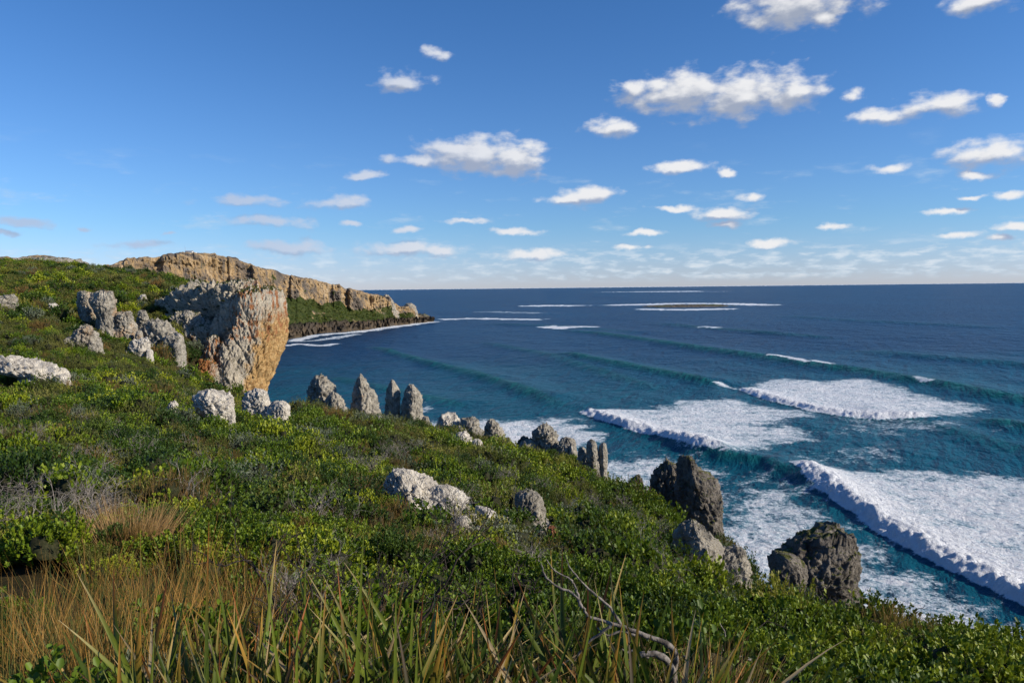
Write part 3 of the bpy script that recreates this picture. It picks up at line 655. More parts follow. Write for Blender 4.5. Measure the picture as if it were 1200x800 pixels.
# ------------------------------------------------------------------ rocks traced as solid stacks of rings
def worley(x, y, z, seed=0):
    xi, yi, zi = np.floor(x).astype(int), np.floor(y).astype(int), np.floor(z).astype(int)
    f1 = np.full(x.shape, 9.0); f2 = f1.copy(); cid = np.zeros(x.shape)
    for a in (-1, 0, 1):
        for b in (-1, 0, 1):
            for c in (-1, 0, 1):
                h = _h(xi + a + seed, yi + b, zi + c)
                px, py, pz = xi + a + (_perm[h & 511] / 512), yi + b + (_perm[(h + 77) & 511] / 512), zi + c + (_perm[(h + 191) & 511] / 512)
                d = (x - px) ** 2 + (y - py) ** 2 + (z - pz) ** 2
                near_ = d < f1
                f2 = np.where(near_, f1, np.minimum(f2, d)); cid = np.where(near_, h / 512.0, cid); f1 = np.where(near_, d, f1)
    return np.sqrt(f1), np.sqrt(f2), cid
def ring_rock(rows, Y, k=0.8, seed=1, rough=0.13, nexp=1.6, rot=0.0, nring=110, nz=70, depth_down=1.5, fine=1.0, vstretch=1.0, lean=0.0, cuts=12):
    """rows top->bottom (row, left, right) in photo pixels at distance Y, turned into metres; a closed solid"""
    L = np.array([P(a[1], a[0], Y) for a in rows]); Rr = np.array([P(a[2], a[0], Y) for a in rows])
    zc = (L[:, 2] + Rr[:, 2]) / 2; cx = (L[:, 0] + Rr[:, 0]) / 2; hw = (Rr[:, 0] - L[:, 0]) / 2
    zc = np.r_[zc, zc[-1] - depth_down]; cx = np.r_[cx, cx[-1]]; hw = np.r_[hw, hw[-1] * 1.05]
    W = hw.max(); Hh = zc[0] - zc[-1]
    s = np.linspace(0, 1, nz) ** 1.15
    zz = zc[0] - s * Hh
    cxi = np.interp(-zz, -zc, cx); hwi = np.interp(-zz, -zc, hw)
    hwi = np.maximum(hwi, 0.02 * W)
    # rounded cap
    hwi *= np.clip(np.sqrt(1 - np.clip(1 - s / 0.05, 0, 1) ** 2) + 0.15, 0, 1)
    th = np.linspace(0, 2 * math.pi, nring, endpoint=False)
    c_, s_ = np.cos(th - rot), np.sin(th - rot)
    rr = (np.abs(c_) ** nexp + np.abs(s_) ** nexp) ** (-1 / nexp)
    ux, uy = np.cos(th) * rr, np.sin(th) * rr
    ux /= np.abs(ux).max()
    uy /= np.abs(uy).max()
    Xr = cxi[:, None] + hwi[:, None] * ux[None, :]
    Dd = np.minimum(hwi * k, W * k) + 0.12 * W * k
    Yr = Y + lean * (zc[0] - zz)[:, None] + Dd[:, None] * uy[None, :]
    Zr = np.repeat(zz[:, None], nring, 1)
    gg = np.random.default_rng(seed * 7 + 1); cz = (zc[0] + zc[-1]) / 2; sc_ = np.array([W, W * k, Hh / 2])
    px_ = np.stack([(Xr - cxi.mean()) / sc_[0], (Yr - Y) / sc_[1], (Zr - cz) / sc_[2]], -1)
    mx0_ = np.abs(px_[..., :2]).max((0, 1))
    for _c in range(cuts):
        nn_ = gg.normal(size=3) * np.array([1, 1.3, 0.45]); nn_ /= np.linalg.norm(nn_); pr_ = px_ @ nn_
        dd_ = pr_.max() * gg.uniform(0.70, 0.90); ex_ = np.maximum(pr_ - dd_, 0); px_ = px_ - ex_[..., None] * nn_ * 0.93
    lo_, hi_ = px_[..., 0].min(), px_[..., 0].max()
    if cuts > 5: px_[..., 0] *= min(1.25, mx0_[0] / max(hi_, -lo_)); px_[..., 1] *= min(1.3, mx0_[1] / np.abs(px_[..., 1]).max())
    Xr = px_[..., 0] * sc_[0] + cxi.mean(); Yr = px_[..., 1] * sc_[1] + Y; Zr = px_[..., 2] * sc_[2] + cz
    o = seed * 13.7
    q = 1 / W
    n0 = fbm(Xr * q * 1.1 + o, Yr * q * 1.1, Zr * q * 1.1 / vstretch, 3)
    wj = 0.25 * n0; f1, f2, cid = worley(Xr * q * 1.8 + o + wj, Yr * q * 1.8 - wj, Zr * q * 1.5 / vstretch + wj, seed)
    n1 = fbm(Xr * q * 4.5 + o, Yr * q * 4.5, Zr * q * 4.5 / vstretch, 4, ridged=True)
    n2 = fbm(Xr * q * 13 + o, Yr * q * 13, Zr * q * 13 / vstretch, 3)
    crack = -np.exp(-((f2 - f1) / 0.09) ** 2)
    dsp = W * rough * 1.3 * (1.0 * n0 + 0.7 * (cid - 0.5) + 0.6 * crack + 1.0 * n1 * fine + 0.7 * n2 * fine)
    dirx, diry = np.cos(th)[None, :], np.sin(th)[None, :]
    edge = np.clip(s * 8, 0.25, 1)[:, None]
    Xr = Xr + dirx * dsp * edge * 0.8; Yr = Yr + diry * dsp * edge
    Zr = Zr + W * rough * (1.3 * n1 + 0.8 * n2 + 0.7 * (cid - 0.5)) * fine * np.clip(1.5 - s * 2.5, 0.35, 1.5)[:, None]
    V = np.stack([Xr, Yr, Zr], -1).reshape(-1, 3)
    top = np.array([[Xr[0].mean(), Yr[0].mean(), Zr[0].mean() + 0.01]])
    V = np.concatenate([V, top]); ti = len(V) - 1
    F4 = grid_faces(nz, nring, 0, True)[:, ::-1]
    j = np.arange(nring); F3 = np.stack([np.full(nring, ti), j, (j + 1) % nring], 1)
    return V, F4, F3
def make_rock(name, label, cat, shapes, mat, group=None, attrs=None):
    Vs, F4s, F3s, off = [], [], [], 0
    for (rows, Y, kw) in shapes:
        V, F4, F3 = ring_rock(rows, Y, **kw)
        Vs.append(V); F4s.append(F4 + off); F3s.append(F3 + off); off += len(V)
    V = np.concatenate(Vs)
    org = np.array([V[:, 0].mean(), V[:, 1].mean(), V[:, 2].min()])
    me = mesh_np(name, V - org, [np.concatenate(F4s), np.concatenate(F3s)], mat)
    o = obj(name, me); o.location = org; return tag(o, label, cat, group)
def gY(px, py, dflt=None):
    g = G(px, py, up=0.5); return g[1] if g is not None else dflt
AVOID = []   # (x, y, radius) kept free of shrubs
def rock_on(name, label, rows, mat, px=None, py=None, Y=None, group=None, cat='rock', sat=2, **kw):
    rows = list(rows); wd_ = rows[-1][2] - rows[-1][1]
    if name in ('rock', 'boulder', 'rock_outcrop'): rows.append((rows[-1][0] + 0.12 * (rows[-1][0] - rows[0][0]), rows[-1][1] - 0.18 * wd_, rows[-1][2] + 0.18 * wd_))
    if px is None: px = (rows[-1][1] + rows[-1][2]) / 2
    if py is None: py = rows[-2][0] if name in ('rock', 'boulder', 'rock_outcrop') else rows[-1][0]
    if name == 'rock_outcrop': sat = 4; kw['rough'] = max(0.15, kw.get('rough', 0.1))
    if Y is None: Y = gY(px, py)
    w_ = (rows[-1][2] - rows[-1][1]) / FP * Y / 2
    kw.setdefault('depth_down', max(1.2, w_ * 0.9) + (2.5 if 44 < Y < 112 and px > 350 else 0)); kw.setdefault('seed', int(px) % 37 + 1)
    if Y < 100: AVOID.append((P(px, py, Y)[0], Y, w_ * 0.75, w_ * 0.9))
    shapes = [(rows, Y, kw)]
    if sat:
        g_ = np.random.default_rng(int(px * 7 + py)); x0, x1, v0, v1 = rows[-1][1], rows[-1][2], rows[0][0], rows[-1][0]; wpx = x1 - x0; hpx = v1 - v0
        for q_ in range(sat):
            f_ = g_.uniform(0.25, 0.42); cxp = g_.choice([x0 + wpx * g_.uniform(-.12, .22), x1 - wpx * g_.uniform(-.12, .22)]) ; hh_ = hpx * g_.uniform(0.35, 0.65); ww = wpx * f_
            r2 = [(v1 - hh_, cxp - ww * .25, cxp + ww * .3), (v1 - hh_ * .8, cxp - ww * .45, cxp + ww * .5), (v1 - hh_ * .3, cxp - ww * .62, cxp + ww * .62), (v1 + hpx * .1, cxp - ww * .7, cxp + ww * .7)]
            k2 = dict(kw); k2.update(seed=int(g_.integers(1, 60)), nring=64, nz=44, rot=float(g_.uniform(-.6, .6)), nexp=float(g_.uniform(1.2, 2.4)), rough=0.12)
            shapes.append((r2, Y + g_.uniform(-.7, .5) * w_, k2))
    return make_rock(name, label, cat, shapes, mat, group)

PIN = 'limestone pinnacles at the edge of the drop'
rock_on('rock_pinnacle', 'squat broad grey pinnacle, the leftmost of the row above the bay', [(442,374,377),(445,370,382),(450,364,386),(456,363,391),(463,361,394),(473,361,397),(486,360,399)], M_ROCK, Y=107, group=PIN, nexp=1.15, rot=0.15, rough=0.14, cuts=4, sat=0)
rock_on('rock_pinnacle', 'pointed dark-topped grey pinnacle with a long sloping right shoulder', [(441,422,423.5),(444,420,426),(449,418,429),(455,415,433),(462,413,438),(470,412,441),(482,410,446),(492,408,448)], M_ROCK, Y=106, group=PIN, nexp=1.15, rot=0.1, rough=0.11, cuts=4, sat=0)
rock_on('rock_pinnacle', 'slender smooth cone-shaped pinnacle beside the tall blocky one', [(445,459,460),(448,457,462.5),(452,455,465),(458,453,468),(466,452,470),(474,452,470),(484,451,469),(497,450,468)], M_ROCK, Y=100, group=PIN, nexp=1.15, rot=0.1, rough=0.08, cuts=3, sat=0)
rock_on('rock_pinnacle', 'tall blocky pale pinnacle with a jagged top, rightmost of the four', [(452,480,482),(454,478,486),(457,476,489),(462,474,493),(470,473,494),(480,470,494),(490,469,496),(503,468,496)], M_ROCK, Y=99, group=PIN, nexp=1.3, rot=0.15, rough=0.11, cuts=4, sat=0)
rock_on('rock', 'small dark rock in scrub against the squat broad pinnacle', [(463,386,392),(468,382,397),(476,380,402),(486,380,404)], M_ROCK, Y=104, nexp=1.3, rot=.3)
rock_on('rock', 'small split grey rock in the bushes below the slender cone pinnacle', [(485,441,446),(490,438,450),(496,436,452),(506,436,452)], M_ROCK, Y=88, nexp=1.25, rot=.2)
rock_on('rock', 'small brown knob of rock at the foot of the tall blocky pinnacle', [(489,496,501),(494,495,503),(504,494,504)], M_ROCK, Y=97)
rock_on('rock', 'pale rock with a dark pointed head at the edge above the first white surf', [(485,529,535),(488,519,537),(493,513,539),(500,512,540),(510,512,540)], M_WHITE, Y=92)
rock_on('rock', 'low dark flat-topped rock by the pale rock at the edge', [(492,543,556),(496,538,560),(504,537,562)], M_ROCK, Y=91)
rock_on('rock', 'narrow rock with a pale right side behind a round bush at the edge', [(494,571,578),(499,569,583),(508,570,590),(522,570,592)], M_ROCK, Y=84)
rock_on('rock', 'small pale rocks above the patch of red earth', [(508,538,546),(512,534,553),(520,533,556)], M_WHITE, px=545, py=520)
rock_on('rock', 'small pale rock among bushes right of the red earth patch', [(516,556,562),(520,552,565),(528,552,566)], M_WHITE, px=559, py=528)
rock_on('rock', 'rounded grey rock hump above the surf, with a small dark one beside it', [(500,636,639),(503,632,643),(507,629,648),(512,625,651),(520,624,654),(530,623,656)], M_ROCK, Y=78, rough=0.15, nexp=1.2, cuts=5, rot=.2)
rock_on('rock', 'low dark rock left of the rounded hump above the surf', [(514,611,618),(518,607,622),(524,605,628),(532,604,630)], M_DARK, Y=79)
rock_on('rock', 'low pale rock mostly under bushes right of the rounded hump', [(514,660,668),(518,656,671),(526,655,672),(532,655,672)], M_ROCK, Y=76)
rock_on('rock', 'grey leaning rock with a sunlit side in front of the twin slabs', [(526,678,683),(531,675,689),(540,676,693),(552,679,697),(562,681,700)], M_ROCK, Y=68, nexp=1.3, rot=.2)
rock_on('rock_slab', 'left upright slab of the dark pair standing over the surf', [(516,690,695),(520,688,699),(535,686,702),(556,688,704),(572,690,706)], M_ROCK, Y=66, k=0.9, group='twin upright slabs over the surf', rough=0.11, nexp=1.5, cuts=4, sat=0)
rock_on('rock_slab', 'right upright slab of the pair, tall and thin with a bright edge', [(519,704,710),(524,702,711),(540,701,712),(556,702,711),(570,704,713),(582,705,714)], M_ROCK, Y=66, k=0.9, group='twin upright slabs over the surf', rough=0.10, nexp=1.4, cuts=4, sat=0)
rock_on('rock', 'small jagged tooth of rock at the edge left of the big dark crag', [(558,745,749),(563,740,751),(572,736,752),(585,735,753)], M_DARK, Y=58, nexp=1.3)
make_rock('crag', 'big dark double-headed crag with moss on its crown above the surf', 'rock', [
 ([(547,778,784),(553,772,792),(562,765,799),(575,757,802),(590,756,806),(604,758,812)], 56, dict(seed=5, nexp=1.25, rot=.2, rough=0.16, k=0.8, depth_down=4, nring=140, nz=90)),
 ([(538,803,811),(546,796,816),(555,793,824),(565,793,836),(575,794,843),(590,798,846),(610,800,846),(625,804,846),(640,804,846)], 53, dict(seed=9, nexp=1.4, rot=.2, rough=0.12, k=0.9, depth_down=5, nring=160, nz=110))], M_DARK)
AVOID.append((P(800,600,56)[0], 55, 2.2, 2.2))
make_rock('rock', 'sharp wedge-shaped grey rock with one sunlit slope below the double-headed crag', 'rock', [
 ([(613,808,815),(618,800,820),(628,790,830),(640,788,842),(655,788,850),(664,788,852)], gY(820, 664), dict(seed=12, nexp=1.15, rot=.15, rough=0.08, k=0.7, depth_down=1.5)),
 ([(643,858,866),(648,846,872),(656,834,876),(668,826,879),(676,824,880)], gY(820, 664) + 0.2, dict(seed=16, nexp=1.5, rot=.1, rough=0.10, k=0.7, depth_down=1.5))], M_ROCK)
AVOID.append((P(830,650,gY(820,664))[0], gY(820,664)-.4, 1.9, 1.5))
AVOID.append((P(735,760,3.1)[0], 2.95, 0.34, 0.6))
qb = G(1178,788); AVOID.append((qb[0], qb[1], 1.7, 2.0))
make_rock('boulder', 'large dark boulder with mossy top overhanging the surf', 'rock', [
 ([(624,968,992),(627,955,1001),(633,940,1005),(642,928,1006),(655,914,1005),(668,908,1003),(680,912,1001),(695,925,1006),(710,930,1010)], 30, dict(seed=21, nexp=1.7, rot=.3, rough=0.10, k=0.75, depth_down=4, nring=180, nz=120)),
 ([(648,905,915),(652,899,930),(662,898,940),(675,905,945),(690,910,945)], 29, dict(seed=23, nexp=1.6, rot=.1, rough=0.07, k=0.7, depth_down=3))], M_DARK)
AVOID.append((P(958,700,30)[0], 29.5, 2.0, 1.4))
# mid slope boulders
make_rock('boulder', 'largest white boulder on the slope, long and running down to the right', 'rock', [
 ([(555,455,468),(559,449,486),(564,448,500),(571,449,510),(578,450,516),(584,452,518)], gY(480,590), dict(seed=31, nexp=1.7, rot=.2, rough=0.14, k=0.6, depth_down=1.6)),
 ([(572,505,522),(576,498,532),(583,496,542),(590,497,549),(595,498,552)], gY(520,598), dict(seed=33, nexp=1.6, rot=.2, rough=0.09, k=0.6, depth_down=1.6))], M_WHITE)
AVOID.append((P(495,590,gY(480,590))[0], gY(480,590), 1.2, 0.9))
rock_on('rock', 'thin white ledge trailing down to the right from the largest white boulder', [(594,556,562),(598,553,574),(604,555,584),(611,562,590)], M_WHITE, rough=0.05, nexp=2)
rock_on('rock', 'small pale rounded rock behind bare twigs under the white boulder', [(607,536,545),(612,533,551),(620,533,553),(630,534,554)], M_WHITE, nexp=2)
rock_on('rock', 'brown pitted rock standing alone in scrub, mid slope', [(577,614,622),(581,606,630),(590,603,634),(600,604,637),(608,606,637)], M_ROCK, rough=0.10, nexp=1.5)
rock_on('rock', 'small reddish rocks on the bare patch under the brown pitted rock', [(618,644,649),(623,641,653),(631,639,655)], M_RED)
rock_on('boulder', 'white rounded boulder at the cliff foot, the left one of two', [(461,232,262),(464,228,270),(470,227,271),(478,230,270),(487,240,268),(494,250,266)], M_WHITE, px=252, py=492, rough=0.13, nexp=1.7, k=0.6)
make_rock('boulder', 'white hollowed boulder at the cliff foot, the right one of two', 'rock', [
 ([(459,296,305),(463,289,311),(470,287,318),(480,288,320),(491,290,322)], gY(305,490), dict(seed=41, nexp=1.6, rot=.2, rough=0.13, k=0.6)),
 ([(472,320,332),(476,314,338),(484,313,339),(493,314,338)], gY(326,492), dict(seed=43, nexp=1.7, rot=.2, rough=0.12, k=0.6))], M_WHITE)
AVOID.append((P(305,490,gY(305,490))[0], gY(305,490), 3.0, 2.0)); AVOID.append((P(252,490,gY(252,492))[0], gY(252,492), 2.4, 2.0))
rock_on('rock', 'small white rock alone in bushes left of the two white boulders', [(471,200,205),(476,197,208),(485,196,208)], M_WHITE)
rock_on('sea_stack', 'blocky dark rock stack at the seaward tip of the headland', [(357,476,483),(360,474,486),(366,473,488),(378,471,490)], M_CRAG, Y=1118, sat=0, rough=0.14, group='blocks of rock at the tip of the headland')
rock_on('sea_stack', 'low dark rocks trailing off the seaward tip of the headland', [(370,489,496),(373,487,502),(379,486,507)], M_DARK, Y=1135, sat=0, rough=0.16, group='blocks of rock at the tip of the headland')
rock_on('sea_stack', 'square buttress rock standing just inside the tip of the headland', [(347,452,457),(350,447,460),(358,444,463),(372,440,466)], M_CRAG, Y=1040, sat=0, rough=0.12, nexp=2.6, group='blocks of rock at the tip of the headland')
# rocks of the hillside
HG = 'weathered grey outcrops on the hillside'
rock_on('rock_outcrop', 'tall mushroom-headed limestone stack on the hillside with a deep hollow', [(343,113,131),(347,109,135),(357,108,135),(364,113,134),(375,117,133),(388,120,137),(398,122,140)], M_CRAG, group=HG, rough=0.10, nexp=1.6, rot=.2)
rock_on('rock_outcrop', 'pale rock ledge touching the left of the mushroom-headed stack', [(343,92,104),(348,90,108),(358,91,112),(372,96,116),(386,108,120)], M_CRAG, px=112, py=386, group=HG, rough=0.11)
rock_on('rock_outcrop', 'broad pitted pillar just right of the mushroom-headed stack', [(363,139,149),(368,138,153),(380,138,155),(392,138,157),(400,138,158)], M_CRAG, group=HG, rough=0.09)
rock_on('rock_outcrop', 'narrow leaning pillar above the heap of split grey blocks', [(366,164,171),(372,163,174),(382,162,175),(394,161,176)], M_CRAG, group=HG, rough=0.09)
rock_on('rock_outcrop', 'heap of smooth grey split blocks with a pale streaked face', [(379,176,184),(382,172,196),(390,170,199),(398,172,203),(408,170,206)], M_ROCK, group=HG, rough=0.14, nexp=1.5)
rock_on('rock_outcrop', 'cream rock with a dark cave-like hole below the split grey blocks', [(399,164,176),(403,154,178),(410,152,177),(420,154,172)], M_WHITE, group=HG, rough=0.16)
rock_on('rock_outcrop', 'rounded two-tone boulder pair in scrub below the mushroom-headed stack', [(384,96,104),(389,94,112),(397,88,114),(408,86,112)], M_CRAG, group=HG, rough=0.12)
rock_on('rock_outcrop', 'flat-topped slanting slab with a shaded face below the pitted wall', [(369,214,224),(374,213,234),(382,215,240),(392,218,242)], M_ROCK, group=HG, rough=0.08)
rock_on('rock_outcrop', 'grey craggy rock at the picture edge on the upper hillside', [(347,-6,14),(351,-12,19),(358,-12,20),(368,-10,10)], M_CRAG, group=HG, rough=0.13)
rock_on('rock_outcrop', 'long low pale ledge half buried in grey scrub near the picture edge', [(424,-10,12),(428,-14,36),(433,-8,58),(440,12,70),(447,40,72)], M_WHITE, px=50, py=450, group=HG, rough=0.10, k=0.4)
rock_on('rock_outcrop', 'small white rock in a dark hollow left of the mushroom-headed stack', [(357,60,65),(360,56,68),(365,56,67)], M_WHITE, group=HG)
rock_on('rock_outcrop', 'tiny white rock on the slope above the narrow pillar', [(346,166,170),(349,164,172),(353,164,172)], M_WHITE, group=HG)
rock_on('rock_ridge', 'low pale rocky ridge on the far left skyline', [(304,20,60),(307,0,92),(311,-5,104),(315,-5,110)], M_CRAG, Y=480, rough=0.035, k=0.5, sat=0, nring=220, cuts=2)

# ------------------------------------------------------------------ near sea cliff
m, t, out = material('streaked_cliff'); M_CLIFF = m
geo = t.n.new('ShaderNodeNewGeometry'); pos = geo.outputs['Position']
sp = t.n.new('ShaderNodeSeparateXYZ'); t.put(sp.inputs[0], pos)
zc0 = P(300, 400, 150)[2]
hfrac = t.math('DIVIDE', t.math('SUBTRACT', sp.outputs[2], float(P(300, 470, 150)[2])), float(P(300, 343, 150)[2] - P(300, 470, 150)[2]))
xfrac = t.math('DIVIDE', t.math('SUBTRACT', sp.outputs[0], float(P(240, 400, 148)[0])), float(P(333, 400, 148)[0] - P(240, 400, 148)[0]))
vs = t.vmath('MULTIPLY', pos, (1, 1, 0.10))
grey = t.ramp(t.noise(pos, 0.8, 7, 0.7, 0.5), [(0.3, (0.18, 0.16, 0.14)), (0.42, (0.38, 0.34, 0.28)), (0.55, (0.54, 0.48, 0.38)), (0.72, (0.64, 0.56, 0.43))])
och = t.ramp(t.noise(pos, 1.1, 6, 0.7, 0.6), [(0.3, (0.26, 0.13, 0.05)), (0.5, (0.52, 0.33, 0.14)), (0.7, (0.66, 0.48, 0.25))])
wob = t.math('MULTIPLY', t.math('SUBTRACT', t.noise(pos, 0.35, 4, 0.6), 0.5), 0.55)
ochm = t.math('MULTIPLY', t.ss(t.math('ADD', t.math('SUBTRACT', xfrac, t.math('MULTIPLY', hfrac, 0.42)), wob), 0.40, 0.52), t.ss(hfrac, 0.92, 0.70))
c = t.mix(ochm, grey, och)
stn = t.noise(vs, 1.5, 4, 0.6, 0.2)
redm = t.math('MULTIPLY', t.ss(t.math('ADD', stn, t.math('MULTIPLY', t.math('SUBTRACT', t.noise(pos, 0.7, 4), 0.5), 0.5)), 0.50, 0.60), t.math('MULTIPLY', t.ss(t.math('ADD', hfrac, wob), 0.52, 0.68), t.ss(xfrac, 0.25, 0.45)))
c = t.mix(redm, c, t.mix(t.noise(pos, 2.5, 3), (0.24, 0.08, 0.035), (0.52, 0.26, 0.12)))
cavem = t.math('MULTIPLY', t.ss(t.math('ADD', xfrac, t.math('MULTIPLY', wob, 0.7)), 0.34, 0.24), t.ss(t.math('ADD', hfrac, wob), 0.62, 0.52))
cavem = t.math('MULTIPLY', cavem, t.ss(hfrac, 0.05, 0.16))
c = t.mix(t.math('MULTIPLY', cavem, t.ss(t.noise(vs, 0.9, 4), 0.38, 0.5)), c, t.mix(t.noise(pos, 1.5, 4), (0.20, 0.07, 0.03), (0.50, 0.22, 0.08)))
drk = t.ss(t.noise(t.vmath('ADD', vs, (9, 4, 2)), 2.4, 5, 0.7), 0.62, 0.72, 0, 0.6)
c = t.mix(drk, c, (0.09, 0.075, 0.065))
nz = t.n.new('ShaderNodeSeparateXYZ'); t.put(nz.inputs[0], geo.outputs['Normal'])
c = t.mix(t.ss(t.math('ADD', nz.outputs[2], t.math('MULTIPLY', wob, 1.0)), 0.62, 0.82), c, t.mix(t.noise(pos, 2), (0.03, 0.05, 0.012), (0.12, 0.12, 0.03)))
hh = t.math('ADD', t.noise(t.vmath('MULTIPLY', pos, (1, 1, 0.3)), 0.9, 7, 0.72), t.math('MULTIPLY', t.noise(pos, 3.2, 5, 0.75), 0.5))
t.l.new(principled(t, c, 0.92, 0.15, bump(t, hh, 1.0, 0.9)).outputs[0], out.inputs[0])
BLOCKS = [
 ([(342,222,300),(347,210,300),(356,204,300),(368,202,298),(380,205,296),(396,212,294)], 161, dict(k=0.5, seed=61, rough=0.12, nexp=2.2, rot=0.5, nring=420, nz=140, cuts=3, depth_down=3, fine=1.3)),
 ([(370,210,228),(377,204,240),(388,205,248),(402,212,250)], 152, dict(k=0.6, seed=67, rough=0.16, nexp=2.4, rot=0.6, nring=160, nz=90, cuts=7, depth_down=3)),
 ([(424,232,246),(430,226,252),(442,224,256),(456,226,256)], 142, dict(k=0.7, seed=71, rough=0.15, nexp=2.2, rot=0.6, nring=140, nz=80, cuts=7, depth_down=3)),
 ([(339,300,316),(342,288,326),(347,280,331),(354,277,333.5),(366,276,334),(380,274,334),(392,270,333),(402,268,332),(412,266,329),(422,266,325),(432,267,321),(441,269,317),(450,272,312),(460,276,309),(472,278,308),(500,278,307),(560,276,306),(640,272,305)], 152, dict(k=1.3, seed=17, rough=0.10, nexp=2.6, rot=0.55, nring=380, nz=330, cuts=5, depth_down=6, vstretch=1.3)),
 ([(352,268,282),(360,262,288),(375,258,292),(392,254,294),(410,250,296),(430,248,298),(450,247,300),(480,246,302),(530,245,302)], 149, dict(k=0.8, seed=23, rough=0.12, nexp=2.4, rot=0.75, nring=260, nz=220, cuts=7, depth_down=5, vstretch=1.8)),
 ([(396,248,258),(402,243,264),(414,240,270),(430,238,274),(450,237,276),(475,236,278),(520,236,278)], 146, dict(k=0.8, seed=29, rough=0.11, nexp=1.9, rot=0.1, nring=200, nz=150, cuts=6, depth_down=5, vstretch=2.2)),
 ([(334,276,288),(338,262,293),(345,254,296),(354,250,298),(366,252,296),(380,254,290)], 156, dict(k=0.8, seed=37, rough=0.16, nexp=2.4, rot=0.7, nring=180, nz=110, cuts=8, depth_down=3)),
 ([(344,236,246),(350,228,256),(360,224,262),(372,222,266),(386,224,268),(400,228,262)], 157, dict(k=0.7, seed=43, rough=0.16, nexp=2.2, rot=0.6, nring=180, nz=110, cuts=9, depth_down=3)),
 ([(384,232,244),(390,226,254),(398,224,260),(410,228,262),(420,232,260)], 150, dict(k=0.8, seed=47, rough=0.15, nexp=2.0, rot=-0.2, nring=160, nz=90, cuts=9, depth_down=3)),
 ([(350,196,214),(354,186,226),(362,184,232),(372,188,234),(384,196,236)], 166, dict(k=0.5, seed=53, rough=0.12, nexp=2.4, rot=0.1, nring=200, nz=90, cuts=8, depth_down=3)),
 ([(404,262,268),(410,256,274),(424,252,280),(444,250,284),(470,250,286)], 144.5, dict(k=0.7, seed=59, rough=0.12, nexp=1.5, rot=0.2, nring=140, nz=110, cuts=8, depth_down=4, vstretch=2)),
]
Vs, F4s, F3s, off = [], [], [], 0
for rows_, Y_b, kw_ in BLOCKS:
    V, F4, F3 = ring_rock(rows_, Y_b, **kw_); Vs.append(V); F4s.append(F4 + off); F3s.append(F3 + off); off += len(V)
V = np.concatenate(Vs); F4 = np.concatenate(F4s); F3 = np.concatenate(F3s)
org = np.array([V[:, 0].mean(), V[:, 1].mean(), V[:, 2].min()])
co = obj('cliff', mesh_np('cliff', V - org, [F4, F3], M_CLIFF)); co.location = org
tag(co, 'overhanging sea cliff with red streaks above and golden rock beneath', kind='structure')
#PART2
# ------------------------------------------------------------------ vegetation: prototypes
def proj(p):
    d = np.asarray(p, float) - EYE
    zc = d @ _f; return 600 + FP * (d @ _r) / zc, 400 - FP * (d @ _u) / zc
def unit(a): return a / (np.linalg.norm(a, axis=-1, keepdims=True) + 1e-9)
def leaves(base, d, length, width, fold=0.25, folded=True):
    """base, d: (n,3); returns vertices and quads"""
    n = len(base); d = unit(d)
    up = np.tile([0, 0, 1.0], (n, 1)) + rng.normal(0, 0.25, (n, 3))
    s = unit(np.cross(d, up)); nn = np.cross(s, d)
    l = length[:, None]; w_ = width[:, None]
    if folded:
        a = base; m1 = base + d * l * 0.45 + s * w_ + nn * w_ * fold; m2 = base + d * l * 0.88 + s * w_ * 0.72 + nn * w_ * fold
        tip = base + d * l - nn * w_ * 0.2; k1 = base + d * l * 0.45 - s * w_ + nn * w_ * fold; k2 = base + d * l * 0.88 - s * w_ * 0.72 + nn * w_ * fold
        V = np.stack([a, m1, m2, tip, k2, k1], 1).reshape(-1, 3)
        o = (np.arange(n) * 6)[:, None]
        F = np.concatenate([o + np.array([[0, 1, 2, 3]]), o + np.array([[0, 3, 4, 5]])])
    else:
        V = np.stack([base, base + d * l * 0.5 + s * w_, base + d * l, base + d * l * 0.5 - s * w_], 1).reshape(-1, 3)
        F = (np.arange(n) * 4)[:, None] + np.arange(4)[None, :]
    return V, F
def tubes(paths, nside=4):
    """paths: list of (points (k,3), radii (k,)) -> vertices, quads"""
    Vs, Fs, off = [], [], 0
    for pts, rad in paths:
        pts = np.asarray(pts, float); rad = np.asarray(rad, float); k = len(pts)
        tn = unit(np.gradient(pts, axis=0)); ref = np.array([0.31, 0.17, 0.93]) if abs(tn[0][2]) < 0.8 else np.array([1.0, 0.2, 0])
        s = unit(np.cross(tn, ref)); q = np.cross(tn, s)
        th = np.linspace(0, 2 * math.pi, nside, endpoint=False)
        ring = pts[:, None, :] + rad[:, None, None] * (np.cos(th)[None, :, None] * s[:, None, :] + np.sin(th)[None, :, None] * q[:, None, :])
        Vs.append(ring.reshape(-1, 3)); Fs.append(grid_faces(k, nside, off, True)); off += k * nside
    return np.concatenate(Vs), np.concatenate(Fs)
